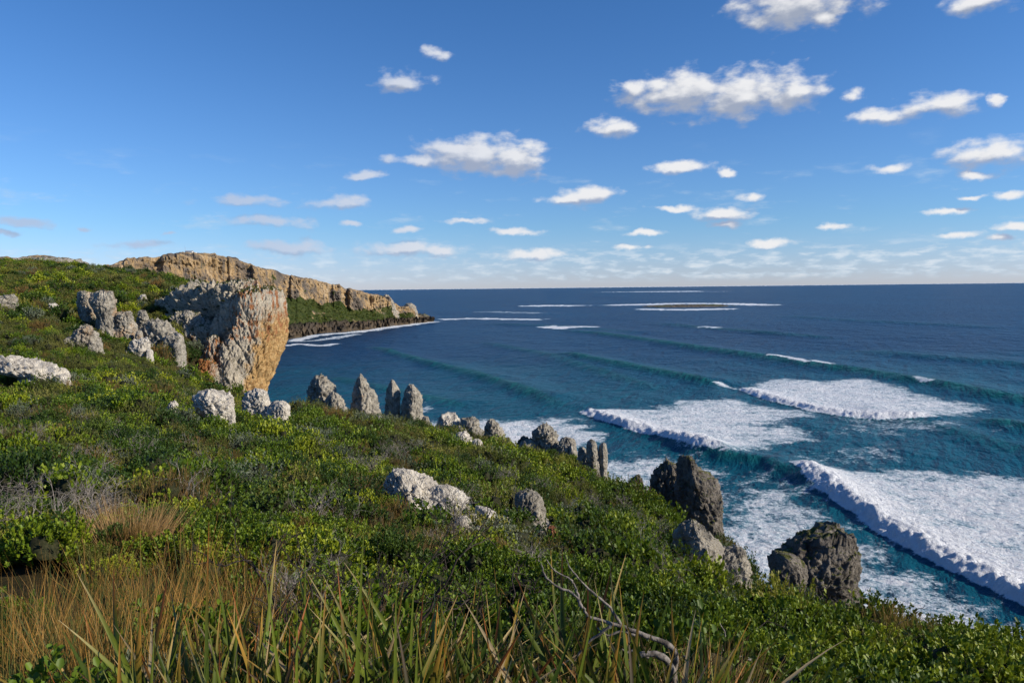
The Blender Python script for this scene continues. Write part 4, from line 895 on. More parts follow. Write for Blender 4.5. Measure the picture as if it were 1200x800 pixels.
def shrub_geo(seed, r, h, nros, nleaf, ll, lw, spread=0.6, folded=True, upright=0.5, lumps=5):
    g = np.random.default_rng(seed)
    # several overlapping cushions make an uneven dome
    cs = np.stack([g.uniform(-0.5, 0.5, lumps) * r, g.uniform(-0.5, 0.5, lumps) * r, g.uniform(0.15, 0.5, lumps) * h], 1)
    cr = g.uniform(0.4, 0.72, lumps) * r; chh = g.uniform(0.38, 0.62, lumps) * h
    k = g.integers(0, lumps, nros)
    dd = unit(g.normal(size=(nros, 3))); dd[:, 2] = np.abs(dd[:, 2]) * 1.1 - 0.12; dd = unit(dd)
    rad = g.uniform(0.70, 1.12, nros)[:, None]
    c = cs[k] + dd * np.stack([cr[k], cr[k], chh[k]], 1) * rad
    c[:, 2] = np.maximum(c[:, 2], 0.02)
    axis = unit(dd * (1 - upright) + np.array([0, 0, 1.0]) * upright + g.normal(0, 0.15, (nros, 3)))
    n = nros * nleaf
    ax = np.repeat(axis, nleaf, 0); cc = np.repeat(c, nleaf, 0)
    t1 = unit(np.cross(ax, g.normal(size=(n, 3))))
    sp_ = g.uniform(0.35, 1.15, n)[:, None] * spread * 1.5
    d = unit(ax + t1 * sp_)
    base = cc + ax * g.uniform(-2.6, 0.3, n)[:, None] * ll * 0.9 + t1 * ll * 0.1
    V, F = leaves(base, d, g.uniform(0.7, 1.2, n) * ll, g.uniform(0.8, 1.2, n) * lw, folded=folded)
    # woody stems from the root to some of the shoots, and an added dark core in each cushion to block light
    cv, cf_ = [], []
    th_ = np.linspace(0, 2 * math.pi, 8, endpoint=False); ph_ = np.linspace(0.12, 1.9, 5)
    for q_ in range(lumps):
        rr_ = np.stack([np.sin(ph_)[:, None] * np.cos(th_)[None], np.sin(ph_)[:, None] * np.sin(th_)[None], np.repeat(np.cos(ph_)[:, None], 8, 1)], -1).reshape(-1, 3)
        rr_ = rr_ * g.uniform(0.32, 0.58, (len(rr_), 1)) * np.array([cr[q_], cr[q_], chh[q_]]) + cs[q_]
        cv.append(rr_); cf_.append(np.concatenate([grid_faces(5, 8, q_ * 40, True), q_ * 40 + np.array([[0, 2, 4, 6]])]))
    core = (np.concatenate(cv), np.concatenate(cf_))
    paths = []
    for i in g.choice(nros, min(nros, 22), replace=False):
        e = c[i]; m_ = e * np.array([0.45, 0.45, 0.5]) + g.normal(0, 0.04, 3) * r
        paths.append(([np.array([0, 0, -0.1]) + g.normal(0, 0.02, 3), m_, e], [0.010 * r / 0.5, 0.007 * r / .5, 0.003]))
    tv, tf_ = tubes(paths, 4)
    return (V, F), (np.concatenate([tv, core[0]]), np.concatenate([tf_, core[1] + len(tv)]))
protoC = bpy.data.collections.new('scrub_kinds')     # only instanced, never rendered itself
PROTO = {}
def proto_mesh(key, leafgeo, stemgeo, lm, wm):
    V, F = leafgeo
    if stemgeo is not None:
        V2, F2 = stemgeo; nF = len(F); F = np.concatenate([F, F2 + len(V)]); V = np.concatenate([V, V2])
        mi = np.r_[np.zeros(nF, int), np.ones(len(F2), int)]; me = mesh_np(key, V, F, [lm, wm], False, None, matidx=mi)
    else: me = mesh_np(key, V, F, [lm], False)
    return me
ORDER = []
def add_proto(key, me):
    o = bpy.data.objects.new(key, me); protoC.objects.link(o); ORDER.append(key); return o
SHRUB = {}   # near prototypes kept as separate foliage and stems
LOOKS = {
 'fleshy': (L_FLESHY, W_TWIG_CORE, dict(spread=0.62, upright=0.55)),
 'olive': (L_OLIVE, W_TWIG_CORE, dict(spread=0.5, upright=0.7)),
 'dark': (L_DARK, W_TWIG_CORE, dict(spread=0.7, upright=0.3)),
 'yellow': (L_YELLOW, W_TWIG_CORE, dict(spread=0.5, upright=0.6)),
 'grey': (L_GREY, W_TWIG_CORE, dict(spread=0.6, upright=0.5)),
 'rust': (L_RUST, W_TWIG_CORE, dict(spread=0.3, upright=0.8)),
}
LN = {'fleshy': (0.040, 0.0135), 'olive': (0.035, 0.0055), 'dark': (0.034, 0.011), 'yellow': (0.032, 0.007), 'grey': (0.032, 0.008), 'rust': (0.06, 0.003)}
for ki, (k_, (lm, wm, kw)) in enumerate(LOOKS.items()):
    for v_ in range(3 if k_ == 'fleshy' else 2):
        l, w_ = LN[k_]
        dense = 1.0 if k_ == 'fleshy' else 1.6
        g1, g2 = shrub_geo(100 + ki * 10 + v_, 0.50, 0.52, int(215 * dense), 12, l, w_, folded=True, lumps=7, **kw)
        SHRUB[(k_, v_)] = (mesh_np(k_ + '_foliage', *g1, lm, False), mesh_np(k_ + '_stems_and_core', *g2, wm, False))
        add_proto('near_%s_%d' % (k_, v_), proto_mesh('near_' + k_, g1, g2, lm, wm))
        g1, g2 = shrub_geo(300 + ki * 10 + v_, 0.60, 0.60, int(180 * dense), 9, l * 1.35, w_ * 1.5, folded=False, lumps=7, **kw)
        add_proto('mid_%s_%d' % (k_, v_), proto_mesh('mid_' + k_, g1, g2, lm, wm))
        g1, g2 = shrub_geo(500 + ki * 10 + v_, 0.85, 0.85, 300, 6, l * 2.1, w_ * 2.6, folded=False, lumps=8, **kw)
        add_proto('slope_%s_%d' % (k_, v_), proto_mesh('slope_' + k_, g1, g2, lm, wm))
        g1, g2 = shrub_geo(700 + ki * 10 + v_, 1.35, 1.5, 300, 5, l * 4.5, w_ * 6.5, folded=False, lumps=8, **kw)
        add_proto('hill_%s_%d' % (k_, v_), proto_mesh('hill_' + k_, g1, g2, lm, wm))

def branching(seed, height, spread, levels=4, r0=0.012, start=None, ndiv=3, wiggle=0.25, up=0.35, nstart=5):
    g = np.random.default_rng(seed); paths = []
    def grow(p, d, L, r, lev):
        n = 5; pts = [p]; q = p.copy(); dd = d.copy()
        for i in range(n):
            dd = unit(dd + g.normal(0, wiggle, 3) + np.array([0, 0, up * 0.15])); q = q + dd * L / n; pts.append(q)
        paths.append((pts, np.linspace(r, r * 0.55, n + 1)))
        if lev > 0:
            for _ in range(g.integers(2, ndiv + 1)):
                i = g.integers(2, n + 1); nd = unit(dd + g.normal(0, 0.65, 3) * np.array([1, 1, 0.8]) + np.array([0, 0, up * 0.5]))
                grow(pts[i], nd, L * g.uniform(0.55, 0.85), r * 0.6, lev - 1)
    for _ in range(nstart):
        a = g.uniform(0, 2 * math.pi)
        d = unit(np.array([math.cos(a) * spread, math.sin(a) * spread, 1.0]))
        grow(np.array([g.normal(0, 0.03), g.normal(0, 0.03), -0.05]), d, height * g.uniform(0.35, 0.5), r0, levels)
    return paths
TWIG = [mesh_np('bare_twigs', *tubes(branching(50 + i, 0.75, 0.9, 4, 0.010, nstart=5), 4), W_GREY, False) for i in range(3)]
BURNT = [mesh_np('burnt_sticks', *tubes(branching(60 + i, 0.95, 0.6, 3, 0.013, nstart=3, wiggle=0.3), 5), W_BURNT, False) for i in range(3)]
BIGBURNT = [mesh_np('burnt_sticks', *tubes(branching(80 + i, 1.35, 0.8, 4, 0.018, nstart=3, wiggle=0.3), 5), W_BURNT, False) for i in range(3)]
for i, me_ in enumerate(TWIG): add_proto('twig_%d' % i, me_)

# rushes: thin upright culms, green below and rusty above
m, t, out = material('rush_culms'); M_RUSH = m
geo = t.n.new('ShaderNodeNewGeometry'); al = t.attr('along')
rnd = geo.outputs['Random Per Island']
grn = t.mix(rnd, (0.05, 0.085, 0.02), (0.13, 0.13, 0.03)); org_ = t.mix(rnd, (0.24, 0.10, 0.02), (0.48, 0.25, 0.06))
c = t.mix(t.ss(t.math('ADD', al, t.math('MULTIPLY', rnd, 0.5)), 0.66, 1.28), grn, org_)
p = principled(t, c, 0.55, 0.3); tr = t.n.new('ShaderNodeBsdfTranslucent'); t.put(tr.inputs[0], c); ms = t.n.new('ShaderNodeMixShader'); ms.inputs[0].default_value = 0.25
t.l.new(p.outputs[0], ms.inputs[1]); t.l.new(tr.outputs[0], ms.inputs[2]); t.l.new(ms.outputs[0], out.inputs[0])
m, t, out = material('dry_tan_grass'); M_TAN = m
geo = t.n.new('ShaderNodeNewGeometry'); rnd = geo.outputs['Random Per Island']
c = t.mix(rnd, (0.22, 0.12, 0.04), (0.50, 0.32, 0.13))
p = principled(t, c, 0.6, 0.3); tr = t.n.new('ShaderNodeBsdfTranslucent'); t.put(tr.inputs[0], c); ms = t.n.new('ShaderNodeMixShader'); ms.inputs[0].default_value = 0.3
t.l.new(p.outputs[0], ms.inputs[1]); t.l.new(tr.outputs[0], ms.inputs[2]); t.l.new(ms.outputs[0], out.inputs[0])
m, t, out = material('sword_leaf_blades'); M_BLADE = m
geo = t.n.new('ShaderNodeNewGeometry'); al = t.attr('along'); rnd = t.attr('tone')
grn = t.mix(rnd, (0.022, 0.05, 0.008), (0.16, 0.20, 0.02))
tipc = t.ramp(rnd, [(0.0, (0.06, 0.04, 0.02)), (0.3, (0.34, 0.10, 0.025)), (0.6, (0.48, 0.27, 0.05)), (0.85, (0.50, 0.38, 0.18))])
dead = t.math('GREATER_THAN', t.math('FRACT', t.math('MULTIPLY', rnd, 13.7)), 0.92)
tf = t.ss(t.math('SUBTRACT', al, t.math('MULTIPLY', t.math('FRACT', t.math('MULTIPLY', rnd, 7.3)), 0.45)), 0.50, 0.85)
geo2 = geo.outputs['Position']
stria = t.math('MULTIPLY', t.noise(geo2, 60, 3), 0.5)
c = t.mix(tf, grn, tipc); c = t.mix(dead, c, t.mix(t.math('FRACT', t.math('MULTIPLY', rnd, 31.1)), (0.16, 0.09, 0.04), (0.55, 0.42, 0.22)))
c = t.mix(stria, c, t.vmath('SCALE', c)); t.n[-1]
p = principled(t, c, 0.5, 0.2); tr = t.n.new('ShaderNodeBsdfTranslucent'); t.put(tr.inputs[0], c); ms = t.n.new('ShaderNodeMixShader'); ms.inputs[0].default_value = 0.35
t.l.new(p.outputs[0], ms.inputs[1]); t.l.new(tr.outputs[0], ms.inputs[2]); t.l.new(ms.outputs[0], out.inputs[0])
for nd in M_BLADE.node_tree.nodes:
    if nd.bl_idname == 'ShaderNodeVectorMath' and nd.operation == 'SCALE': nd.inputs['Scale'].default_value = 0.6

def blades_geo(base, d, L, W_, bend, nseg=7, fold=0.35):
    """strips: base (n,3), direction, length, width, bend vector"""
    n = len(base); s_ = np.linspace(0, 1, nseg + 1)
    d = unit(d); side = unit(np.cross(d, np.random.default_rng(3).normal(size=(n, 3)) * np.array([1, 1, .2])))
    nn = np.cross(side, d)
    P_ = base[:, None, :] + d[:, None, :] * (L[:, None] * s_[None, :])[:, :, None] + bend[:, None, :] * (L[:, None] * s_[None, :] ** 2.2)[:, :, None]
    wd = W_[:, None] * np.clip(np.minimum(0.6 + 1.6 * s_, (1 - s_) * 2.2), 0.03, 1)[None, :]
    A_ = P_ + side[:, None, :] * wd[:, :, None] + nn[:, None, :] * wd[:, :, None] * fold
    B_ = P_ - side[:, None, :] * wd[:, :, None] + nn[:, None, :] * wd[:, :, None] * fold
    V = np.stack([A_, P_, B_], 2).reshape(-1, 3)    # n, nseg+1, 3
    k = (np.arange(n) * (nseg + 1) * 3)[:, None, None]; i = (np.arange(nseg) * 3)[None, :, None]
    F = np.concatenate([(k + i + np.array([0, 1, 4, 3])).reshape(-1, 4), (k + i + np.array([1, 2, 5, 4])).reshape(-1, 4)])
    al = np.tile(np.repeat(s_, 3), n)
    global TONE
    TONE = np.repeat(np.random.default_rng(n + int(1000 * abs(L[0]))).uniform(0, 1, n), (nseg + 1) * 3)
    return V, F, al
def tuft(seed, n, r, hmin, hmax, wd, lean, bendf, mat, name, nseg=5, fold=0.3):
    g = np.random.default_rng(seed); a = g.uniform(0, 2 * math.pi, n); rr = np.sqrt(g.uniform(0, 1, n)) * r
    base = np.stack([np.cos(a) * rr, np.sin(a) * rr, np.full(n, -0.04)], 1)
    d = np.stack([np.cos(a) * lean * rr / r + g.normal(0, lean * 0.35, n), np.sin(a) * lean * rr / r + g.normal(0, lean * 0.35, n), np.ones(n)], 1)
    bend = np.stack([np.cos(a) * bendf, np.sin(a) * bendf, -np.full(n, bendf * 0.5)], 1) * g.uniform(0, 1, n)[:, None] ** 2
    V, F, al = blades_geo(base, d, g.uniform(hmin, hmax, n), g.uniform(0.7, 1.3, n) * wd, bend, nseg, fold)
    return mesh_np(name, V, F, mat, True, {'along': al, 'tone': TONE})
RUSH = [tuft(10 + i, 75, 0.22, 0.35, 0.85, 0.0024, 0.38, 0.2, M_RUSH, 'rush_culms') for i in range(3)]
TAN = [tuft(20 + i, 260, 0.22, 0.35, 0.65, 0.0018, 0.55, 0.25, M_TAN, 'dry_grass') for i in range(2)]
SWORD = [tuft(30 + i, 12, 0.13, 0.40, 0.95, 0.0145, 0.5, 0.85, M_BLADE, 'sword_leaves', 10, 0.4) for i in range(6)]
for i, me_ in enumerate(RUSH): add_proto('rush_%d' % i, me_)
for i, me_ in enumerate(TAN): add_proto('tangrass_%d' % i, me_)
IDX = {k: i for i, k in enumerate(sorted(ORDER))}

# ------------------------------------------------------------------ where the plants grow
def band_points(y0, y1, spacing, ulo=-140, uhi=1330):
    pts = []
    x0 = (ulo - 600) / FP * y1; x1 = (uhi - 600) / FP * y1
    gx_ = np.arange(x0, x1, spacing); gy_ = np.arange(y0, y1, spacing)
    A_, B_ = np.meshgrid(gx_, gy_); A_ = A_.ravel() + rng.uniform(-.5, .5, A_.size) * spacing; B_ = B_.ravel() + rng.uniform(-.5, .5, B_.size) * spacing
    u_ = 600 + FP * A_ / np.maximum(B_, 1)
    k = (u_ > ulo) & (u_ < uhi) & (B_ > y0) & (B_ < y1)
    A_, B_ = A_[k], B_[k]; Z_ = hz(A_, B_)
    zx = hz(A_ + 0.5, B_); zy = hz(A_, B_ + 0.5)
    slope = np.hypot(zx - Z_, zy - Z_) / 0.5
    k = (Z_ > 6) & (slope < 2.2)
    A_, B_, Z_ = A_[k], B_[k], Z_[k]
    ok = np.ones(len(A_), bool)
    for (ax, ay, rx, ry) in ((a[0], a[1], a[2], a[3]) for a in AVOID):
        ok &= ((A_ - ax) / (rx * 0.75 + .1)) ** 2 + ((B_ - ay + ry * 0.2) / (ry * 0.8 + .1)) ** 2 > 1
    ok &= rng.uniform(0, 1, len(A_)) > bare_at(A_, B_) * 1.6
    global LOWM
    LOWM = np.zeros(len(A_), bool)
    for a in AVOID:
        if a[1] < 110: LOWM |= (np.abs(A_ - a[0]) < a[2] * 1.05) & (a[1] - B_ > 0) & (a[1] - B_ < (7 if a[1] > 10 else 0.5))
        if 6 < a[1] < 60: ok &= ((A_ - a[0]) / (a[2] * 0.6)) ** 2 + ((B_ - a[1] + 0.5) / 0.9) ** 2 > 1
    LOWM = LOWM[ok]
    return A_[ok], B_[ok], Z_[ok]
def look_at(x, y, z, n):
    """choose the kind of shrub from slow patches, as heath does"""
    a = fbm(x / 9, y / 9, 2.2, 3); b = fbm(x / 6 + 40, y / 6, 7.2, 3); r_ = rng.uniform(0, 1, n)
    out = np.full(n, 'fleshy', dtype=object)
    farm = y > 75
    out[(a < -0.20)] = 'olive'; out[(b > 0.22)] = 'dark'; out[(b < -0.34)] = 'yellow'; out[(a > 0.33) & (r_ < 0.5)] = 'rust'
    out[(r_ > 0.955)] = 'grey'; out[(r_ < 0.10)] = 'olive'; out[(r_ > 0.10) & (r_ < 0.26)] = 'dark'; out[(r_ > 0.26) & (r_ < 0.31)] = 'rust'; out[(r_ > 0.31) & (r_ < 0.36)] = 'yellow'
    out[farm & (out == 'fleshy') & (r_ > 0.62)] = 'olive'
    nr = (y < 9) & (rng.uniform(0, 1, n) < 0.7); out[nr] = 'fleshy'
    return out
SC_P, SC_R, SC_S, SC_I = [], [], [], []
def put(x, y, z, key, s, tilt=0.12):
    SC_P.append((x, y, z)); SC_R.append((rng.normal(0, tilt), rng.normal(0, tilt), rng.uniform(0, 6.283))); SC_S.append((s, s, s) if np.isscalar(s) else tuple(s)); SC_I.append(IDX[key])
nvar = lambda k: 3 if k == 'fleshy' else 2
near_list = []
for (y0, y1, spc, tier) in ((2.2, 14, 0.44, 'near'), (14, 45, 0.95, 'mid'), (45, 120, 1.35, 'slope'), (120, 380, 2.2, 'hill')):
    X_, Y_, Z_ = band_points(y0, y1, spc, -140 if y0 > 5 else -200, 1330)
    keep = fbm(X_ / 2.2, Y_ / 2.2, 4.9, 2) > -0.42 + 0.12 * (tier == 'near') * 0
    X_, Y_, Z_ = X_[keep], Y_[keep], Z_[keep]; low_ = LOWM[keep]
    LK = look_at(X_, Y_, Z_, len(X_))
    size = {'near': 0.85, 'mid': 1.45, 'slope': 1.35, 'hill': 1.2}[tier] * (1 + 0.55 * fbm(X_ / 4.5, Y_ / 4.5, 9.9, 3) + rng.normal(0, 0.30, len(X_))) * np.where(low_, 0.68, 1)
    for x, y, z, k_, s in zip(X_, Y_, Z_, LK, size):
        s = float(np.clip(s, 0.45, 2.5)); px, py = proj((x, y, z))
        v_ = int(rng.integers(nvar(k_)))
        if tier == 'mid': s = min(s, 1.65)
        if y < 45 and any(abs(x - a[0]) < a[2] * 1.2 and 0 < a[1] - y < 5 for a in AVOID if a[1] > 10): s = min(s, 0.9)
        if tier == 'near':
            s = min(s, 1.15)
            if px < 150 + 130 * (y > 4.5) and 3.0 < y < 8.2 and px > -250:      # the rush bed
                if rng.uniform() < 0.55: continue
                s *= 0.6
            if y < 3.4 and px > 150: s *= 0.55
            if y < 2.9 and 200 < px < 700: continue
            near_list.append((x, y, z, k_, v_, s))
        else:
            if tier in ('slope', 'hill') and s > 2.0: s = 2.0
            if k_ == 'fleshy' and rng.uniform() < 0.03 and tier == 'mid': put(x, y, z, 'twig_%d' % rng.integers(3), s)
            sc_ = (s * rng.uniform(.9, 1.15), s * rng.uniform(.9, 1.15), s * rng.uniform(0.8, 1.5))
            if y < 45 and rng.uniform() < 0.05: put(x, y, z, 'tangrass_%d' % rng.integers(2), (s * 1.2,) * 3)
            if y < 60 and rng.uniform() < 0.16: put(x + .2, y, z, 'twig_%d' % rng.integers(3), (s * 1.3,) * 3)
            put(x, y, z - 0.05, '%s_%s_%d' % (tier, k_, v_), sc_)
# the shrubs that show largest are things of their own
LANDMARKS = [((485,570),'the big white boulder'),((620,592),'the brown pitted rock'),((830,640),'the wedge-shaped rock'),((955,660),'the mossy dark boulder'),
 ((740,740),'the curved dead branch'),((90,560),'the grey tangle of dead twigs'),((160,580),'the tan grass tuft'),((1160,785),'the bare orange soil'),((410,640),'the blackened bush'),((120,700),'the rush bed'),
 ((500,740),'the sword-leaf clumps'),((1020,720),'the burnt forked stick'),((300,640),'the brown seeding scrub'),((640,620),'the reddish rocks')]
LOOKTXT = {'fleshy': 'glossy green round-leaved shrub', 'olive': 'olive green fine-leaved heath shrub', 'dark': 'dark green small-leaved shrub', 'yellow': 'yellow-green fine-leaved heath shrub',
 'grey': 'pale grey-green soft shrub', 'rust': 'rusty brown needle-leaved shrub'}
def where(px, py):
    d = [math.hypot((px - a[0]) , (py - a[1]) * 1.5) for a, _ in LANDMARKS]; i = int(np.argmin(d)); (a, b), nm = LANDMARKS[i]
    dx, dy = px - a, (py - b) * 1.5
    if d[i] < 45: rel = 'close beside'
    elif abs(dx) > abs(dy): rel = 'to the right of' if dx > 0 else 'to the left of'
    else: rel = 'below' if dy > 0 else 'above'
    return rel + ' ' + nm
NAMES = {'fleshy': 'fleshy_leaved_shrub', 'olive': 'heath_shrub', 'dark': 'dark_shrub', 'yellow': 'yellow_green_shrub', 'grey': 'grey_green_shrub', 'rust': 'rusty_shrub'}
cnt = {}
vis = []
for it in near_list:
    x, y, z, k_, v_, s = it; px, py = proj((x, y, z + 0.3 * s))
    vis.append(-20 < px < 1220 and 480 < py < 800 + 0.35 * FP / y)
order = sorted(range(len(near_list)), key=lambda i: -near_list[i][5] / near_list[i][1])
for i in order:
    x, y, z, k_, v_, s = near_list[i]; px, py = proj((x, y, z + 0.3 * s))
    if vis[i] and cnt.get(k_, 0) < 290 and y > 2.6:
        cnt[k_] = cnt.get(k_, 0) + 1
        o = empty(NAMES[k_], (x, y, z - 0.03), rng.uniform(0, 6.28)); o.scale = (s, s, s * rng.uniform(.85, 1.25))
        fo, stm = SHRUB[(k_, v_)]
        obj('foliage', fo, o); obj('stems_and_core', stm, o)
        sz = 'large' if s > 1.2 else ('small' if s < 0.8 else 'medium-sized')
        wh = where(px, py); far_ = ', farther up the slope' if False else ''
        tag(o, '%s %s %s' % (sz, LOOKTXT[k_], wh), 'shrub', '%s %ss %s' % (sz, LOOKTXT[k_], wh))
    else:
        put(x, y, z - 0.03, 'near_%s_%d' % (k_, v_), (s, s, s))

# scatter object
def scatter(name, pts, rot_, scl, idx, coll):
    me = bpy.data.meshes.new(name); me.vertices.add(len(pts)); me.vertices.foreach_set('co', np.asarray(pts, np.float32).ravel())
    for nm, arr, ty in (('rot', rot_, 'FLOAT_VECTOR'), ('scl', scl, 'FLOAT_VECTOR')):
        a = me.attributes.new(nm, ty, 'POINT'); a.data.foreach_set('vector', np.asarray(arr, np.float32).ravel())
    a = me.attributes.new('idx', 'INT', 'POINT'); a.data.foreach_set('value', np.asarray(idx, np.int32))
    o = obj(name, me); ng = bpy.data.node_groups.new(name, 'GeometryNodeTree')
    ng.interface.new_socket('Geometry', in_out='INPUT', socket_type='NodeSocketGeometry'); ng.interface.new_socket('Geometry', in_out='OUTPUT', socket_type='NodeSocketGeometry')
    N = ng.nodes; L = ng.links; gi = N.new('NodeGroupInput'); go = N.new('NodeGroupOutput')
    ci = N.new('GeometryNodeCollectionInfo'); ci.inputs['Collection'].default_value = coll; ci.inputs['Separate Children'].default_value = True; ci.inputs['Reset Children'].default_value = True
    ip = N.new('GeometryNodeInstanceOnPoints'); ip.inputs['Pick Instance'].default_value = True
    def na(nm, ty):
        n = N.new('GeometryNodeInputNamedAttribute'); n.data_type = ty; n.inputs['Name'].default_value = nm
        return [q for q in n.outputs if q.enabled][0]
    L.new(gi.outputs[0], ip.inputs['Points']); L.new(ci.outputs[0], ip.inputs['Instance']); L.new(na('idx', 'INT'), ip.inputs['Instance Index'])
    L.new(na('rot', 'FLOAT_VECTOR'), ip.inputs['Rotation']); L.new(na('scl', 'FLOAT_VECTOR'), ip.inputs['Scale']); L.new(ip.outputs[0], go.inputs[0])
    md = o.modifiers.new('scatter', 'NODES'); md.node_group = ng
    return o
# bushes along the rim between the rocks
for (px, vt, Y, s) in ((503,495,95,1.5),(516,503,91,1.3),(528,508,88,1.2),(549,503,89,1.5),(560,506,86,1.3),(581,500,84,2.0),(600,518,79,1.4),(616,523,76,1.4),(632,526,74,1.2),(646,525,74,1.2),(661,521,73,1.4),(674,517,72,1.6),(684,527,68,1.2),(668,530,72,1.3),(718,562,61,1.2),(728,572,58,1.2),(738,582,55,1.3),(362,483,105,1.3),(402,470,107,1.5),(412,478,105,1.5),(404,486,100,1.4),(448,482,101,1.4),(456,492,97,1.3),(436,488,98,1.5),(476,500,94,1.3),(488,502,93,1.2),(335,468,108,1.4),(350,472,108,1.3)):
    q = P(px, vt, Y); g0 = float(hz(q[0], q[1])); put(q[0], q[1], max(g0 - 0.2, min(q[2] - 0.8 * s, g0 + 0.9)), 'slope_%s_0' % (['fleshy', 'olive', 'fleshy', 'dark'][int(px) % 4]), (s * .8, s * .8, s))
# far talus and plateau scrub on the headland
Xh, Yh, Zh = HEAD_PTS
ii = rng.integers(0, NA, 14000); jj = rng.integers(0, len(tt), 14000)
for a_, b_ in zip(ii, jj):
    if VG[a_, b_] > 0.75 and SH[a_, b_] < 0.1 and (tt[b_] > 0.42 or tt[b_] < -0.05):
        s = rng.uniform(0.4, 1.0); put(Xh[a_, b_], Yh[a_, b_], Zh[a_, b_] - 0.2, 'hill_%s_%d' % (['dark', 'olive', 'dark', 'fleshy'][rng.integers(4)], rng.integers(2)), (s, s, s))
# tufts on the cliff top and rock crowns
for (px, py, Y) in [(282 + 4 * i, 342 + (i % 3), 152 + (i % 4) * 1.5) for i in range(12)] + [(262, 352, 151), (256, 358, 150), (248, 346, 158), (240, 347, 158), (268, 338, 157), (236, 390, 149), (244, 398, 146.5), (262, 362, 148), (205, 354, 165), (220, 354, 165), (252, 398, 145), (240, 362, 154), (232, 366, 153)]:
    q = P(px, py, Y); put(q[0], q[1], q[2] - 0.3, 'slope_olive_0', (0.6, 0.6, 0.5))
scrub = scatter('heath_scrub', SC_P, SC_R, SC_S, SC_I, protoC)
tag(scrub, 'dense low green and olive coastal heath covering the hillside and slope', 'scrub', kind='stuff')

# ------------------------------------------------------------------ single plants of the foreground
def ground_pt(px, Y):
    x = P(px, 700, Y)[0]; return x, Y, float(hz(x, Y))
def copies(name, label, cat, group, meshes, spots, smin=0.85, smax=1.15, child=None):
    for i, (px, Y) in enumerate(spots):
        x, y, z = ground_pt(px, Y)
        o = obj(name, meshes[i % len(meshes)]); o.location = (x, y, z); s = rng.uniform(smin, smax); o.scale = (s, s, s); o.rotation_euler = (rng.normal(0, .05), rng.normal(0, .05), rng.uniform(0, 6.28))
        lb = label(i, px, Y) if callable(label) else label
        tag(o, lb, cat, group if isinstance(group, str) else group(i, px, Y))
rs = []
for i in range(85):
    Y = 3.2 + 4.3 * rng.uniform() ** 1.1
    px = rng.uniform(-30, 210 if Y < 4.6 else 330) if rng.uniform() < 0.86 else rng.uniform(200, 480)
    if Y > 6 and px > 360: px -= 200
    rs.append((px, Y))
def rl(i, px, Y):
    if px > 330: return 'thin rush tuft standing behind the sword-leaf clumps'
    if px > 200: return 'rush tuft at the thin edge of the rush bed beside the brown scrub'
    return 'tall orange-tipped rush tuft in front of the rush bed' if Y < 4.8 else ('orange-tipped rush tuft in the middle of the rush bed' if Y < 6.6 else 'shorter rush tuft at the back of the rush bed')
copies('rush_tuft', rl, 'rush', lambda i, px, Y: rl(i, px, Y).replace('tuft', 'tufts'), RUSH, rs, 0.75, 1.1)
ss_ = []
for i in range(160):
    ss_.append((rng.uniform(120, 860) if i > 30 else rng.uniform(230, 560), rng.uniform(1.75, 3.1)))
def swl(i, px, Y):
    a = 'below the curved dead branch' if px > 640 else ('in the middle, before the green shrubs' if px > 500 else ('in front of the blackened bush' if px > 330 else 'beside the rush bed'))
    return ('%s sword-leaf clump with rusty blade tips ' % ('close' if Y < 2.3 else 'set back')) + a
copies('sword_leaf_clump', swl, 'sedge', lambda i, px, Y: swl(i, px, Y).replace('clump', 'clumps'), SWORD, ss_, 0.75, 1.1)
# a few single tall blades seen in front
HERO = [((415,590),(408,800),0.011,2.3),((232,602),(236,800),0.010,2.3),((365,690),(357,800),0.012,2.0),((478,640),(474,800),0.009,2.6),((455,668),(462,790),0.012,2.4),((425,672),(420,800),0.010,2.4),((340,700),(344,790),0.010,2.4),((480,715),(479,800),0.012,2.1),((298,640),(350,745),0.008,2.5),((700,655),(640,780),0.010,2.5)]
for (tip, bs, wd, Y) in HERO:
    a_ = P(*bs, Y); b_ = P(*tip, Y + 0.15); a_ = np.array([a_[0], a_[1], min(a_[2], hz(a_[0], a_[1]))]); L_ = np.linalg.norm(b_ - a_)
    V, F, al = blades_geo(np.zeros((1, 3)), (b_ - a_)[None], np.array([L_]), np.array([wd * 0.85]), np.array([[0.03, 0, -0.02]]), 14, 0.35)
    o = obj('tall_sedge_shoot', mesh_np('tall_sedge_shoot', V, F, M_BLADE, True, {'along': al * 0.9, 'tone': np.full(len(V), {232: .3, 365: .87, 340: .93, 298: .94}.get(tip[0], .66))})); o.location = a_
    tag(o, 'single tall sword-shaped blade with its tip near %s' % ({415:'the blackened bush',232:'the rush bed edge',365:'the grey bare bush, tan tipped',478:'the tan seed stalks',455:'the dark burnt twigs, yellow green',425:'the burnt twigs, red edged',340:'the shaded low leaves',480:'the low middle sedge',298:'the brown scrub, bent over',700:'the curved dead branch'}[tip[0]]), 'blade', 'single tall sedge blades')
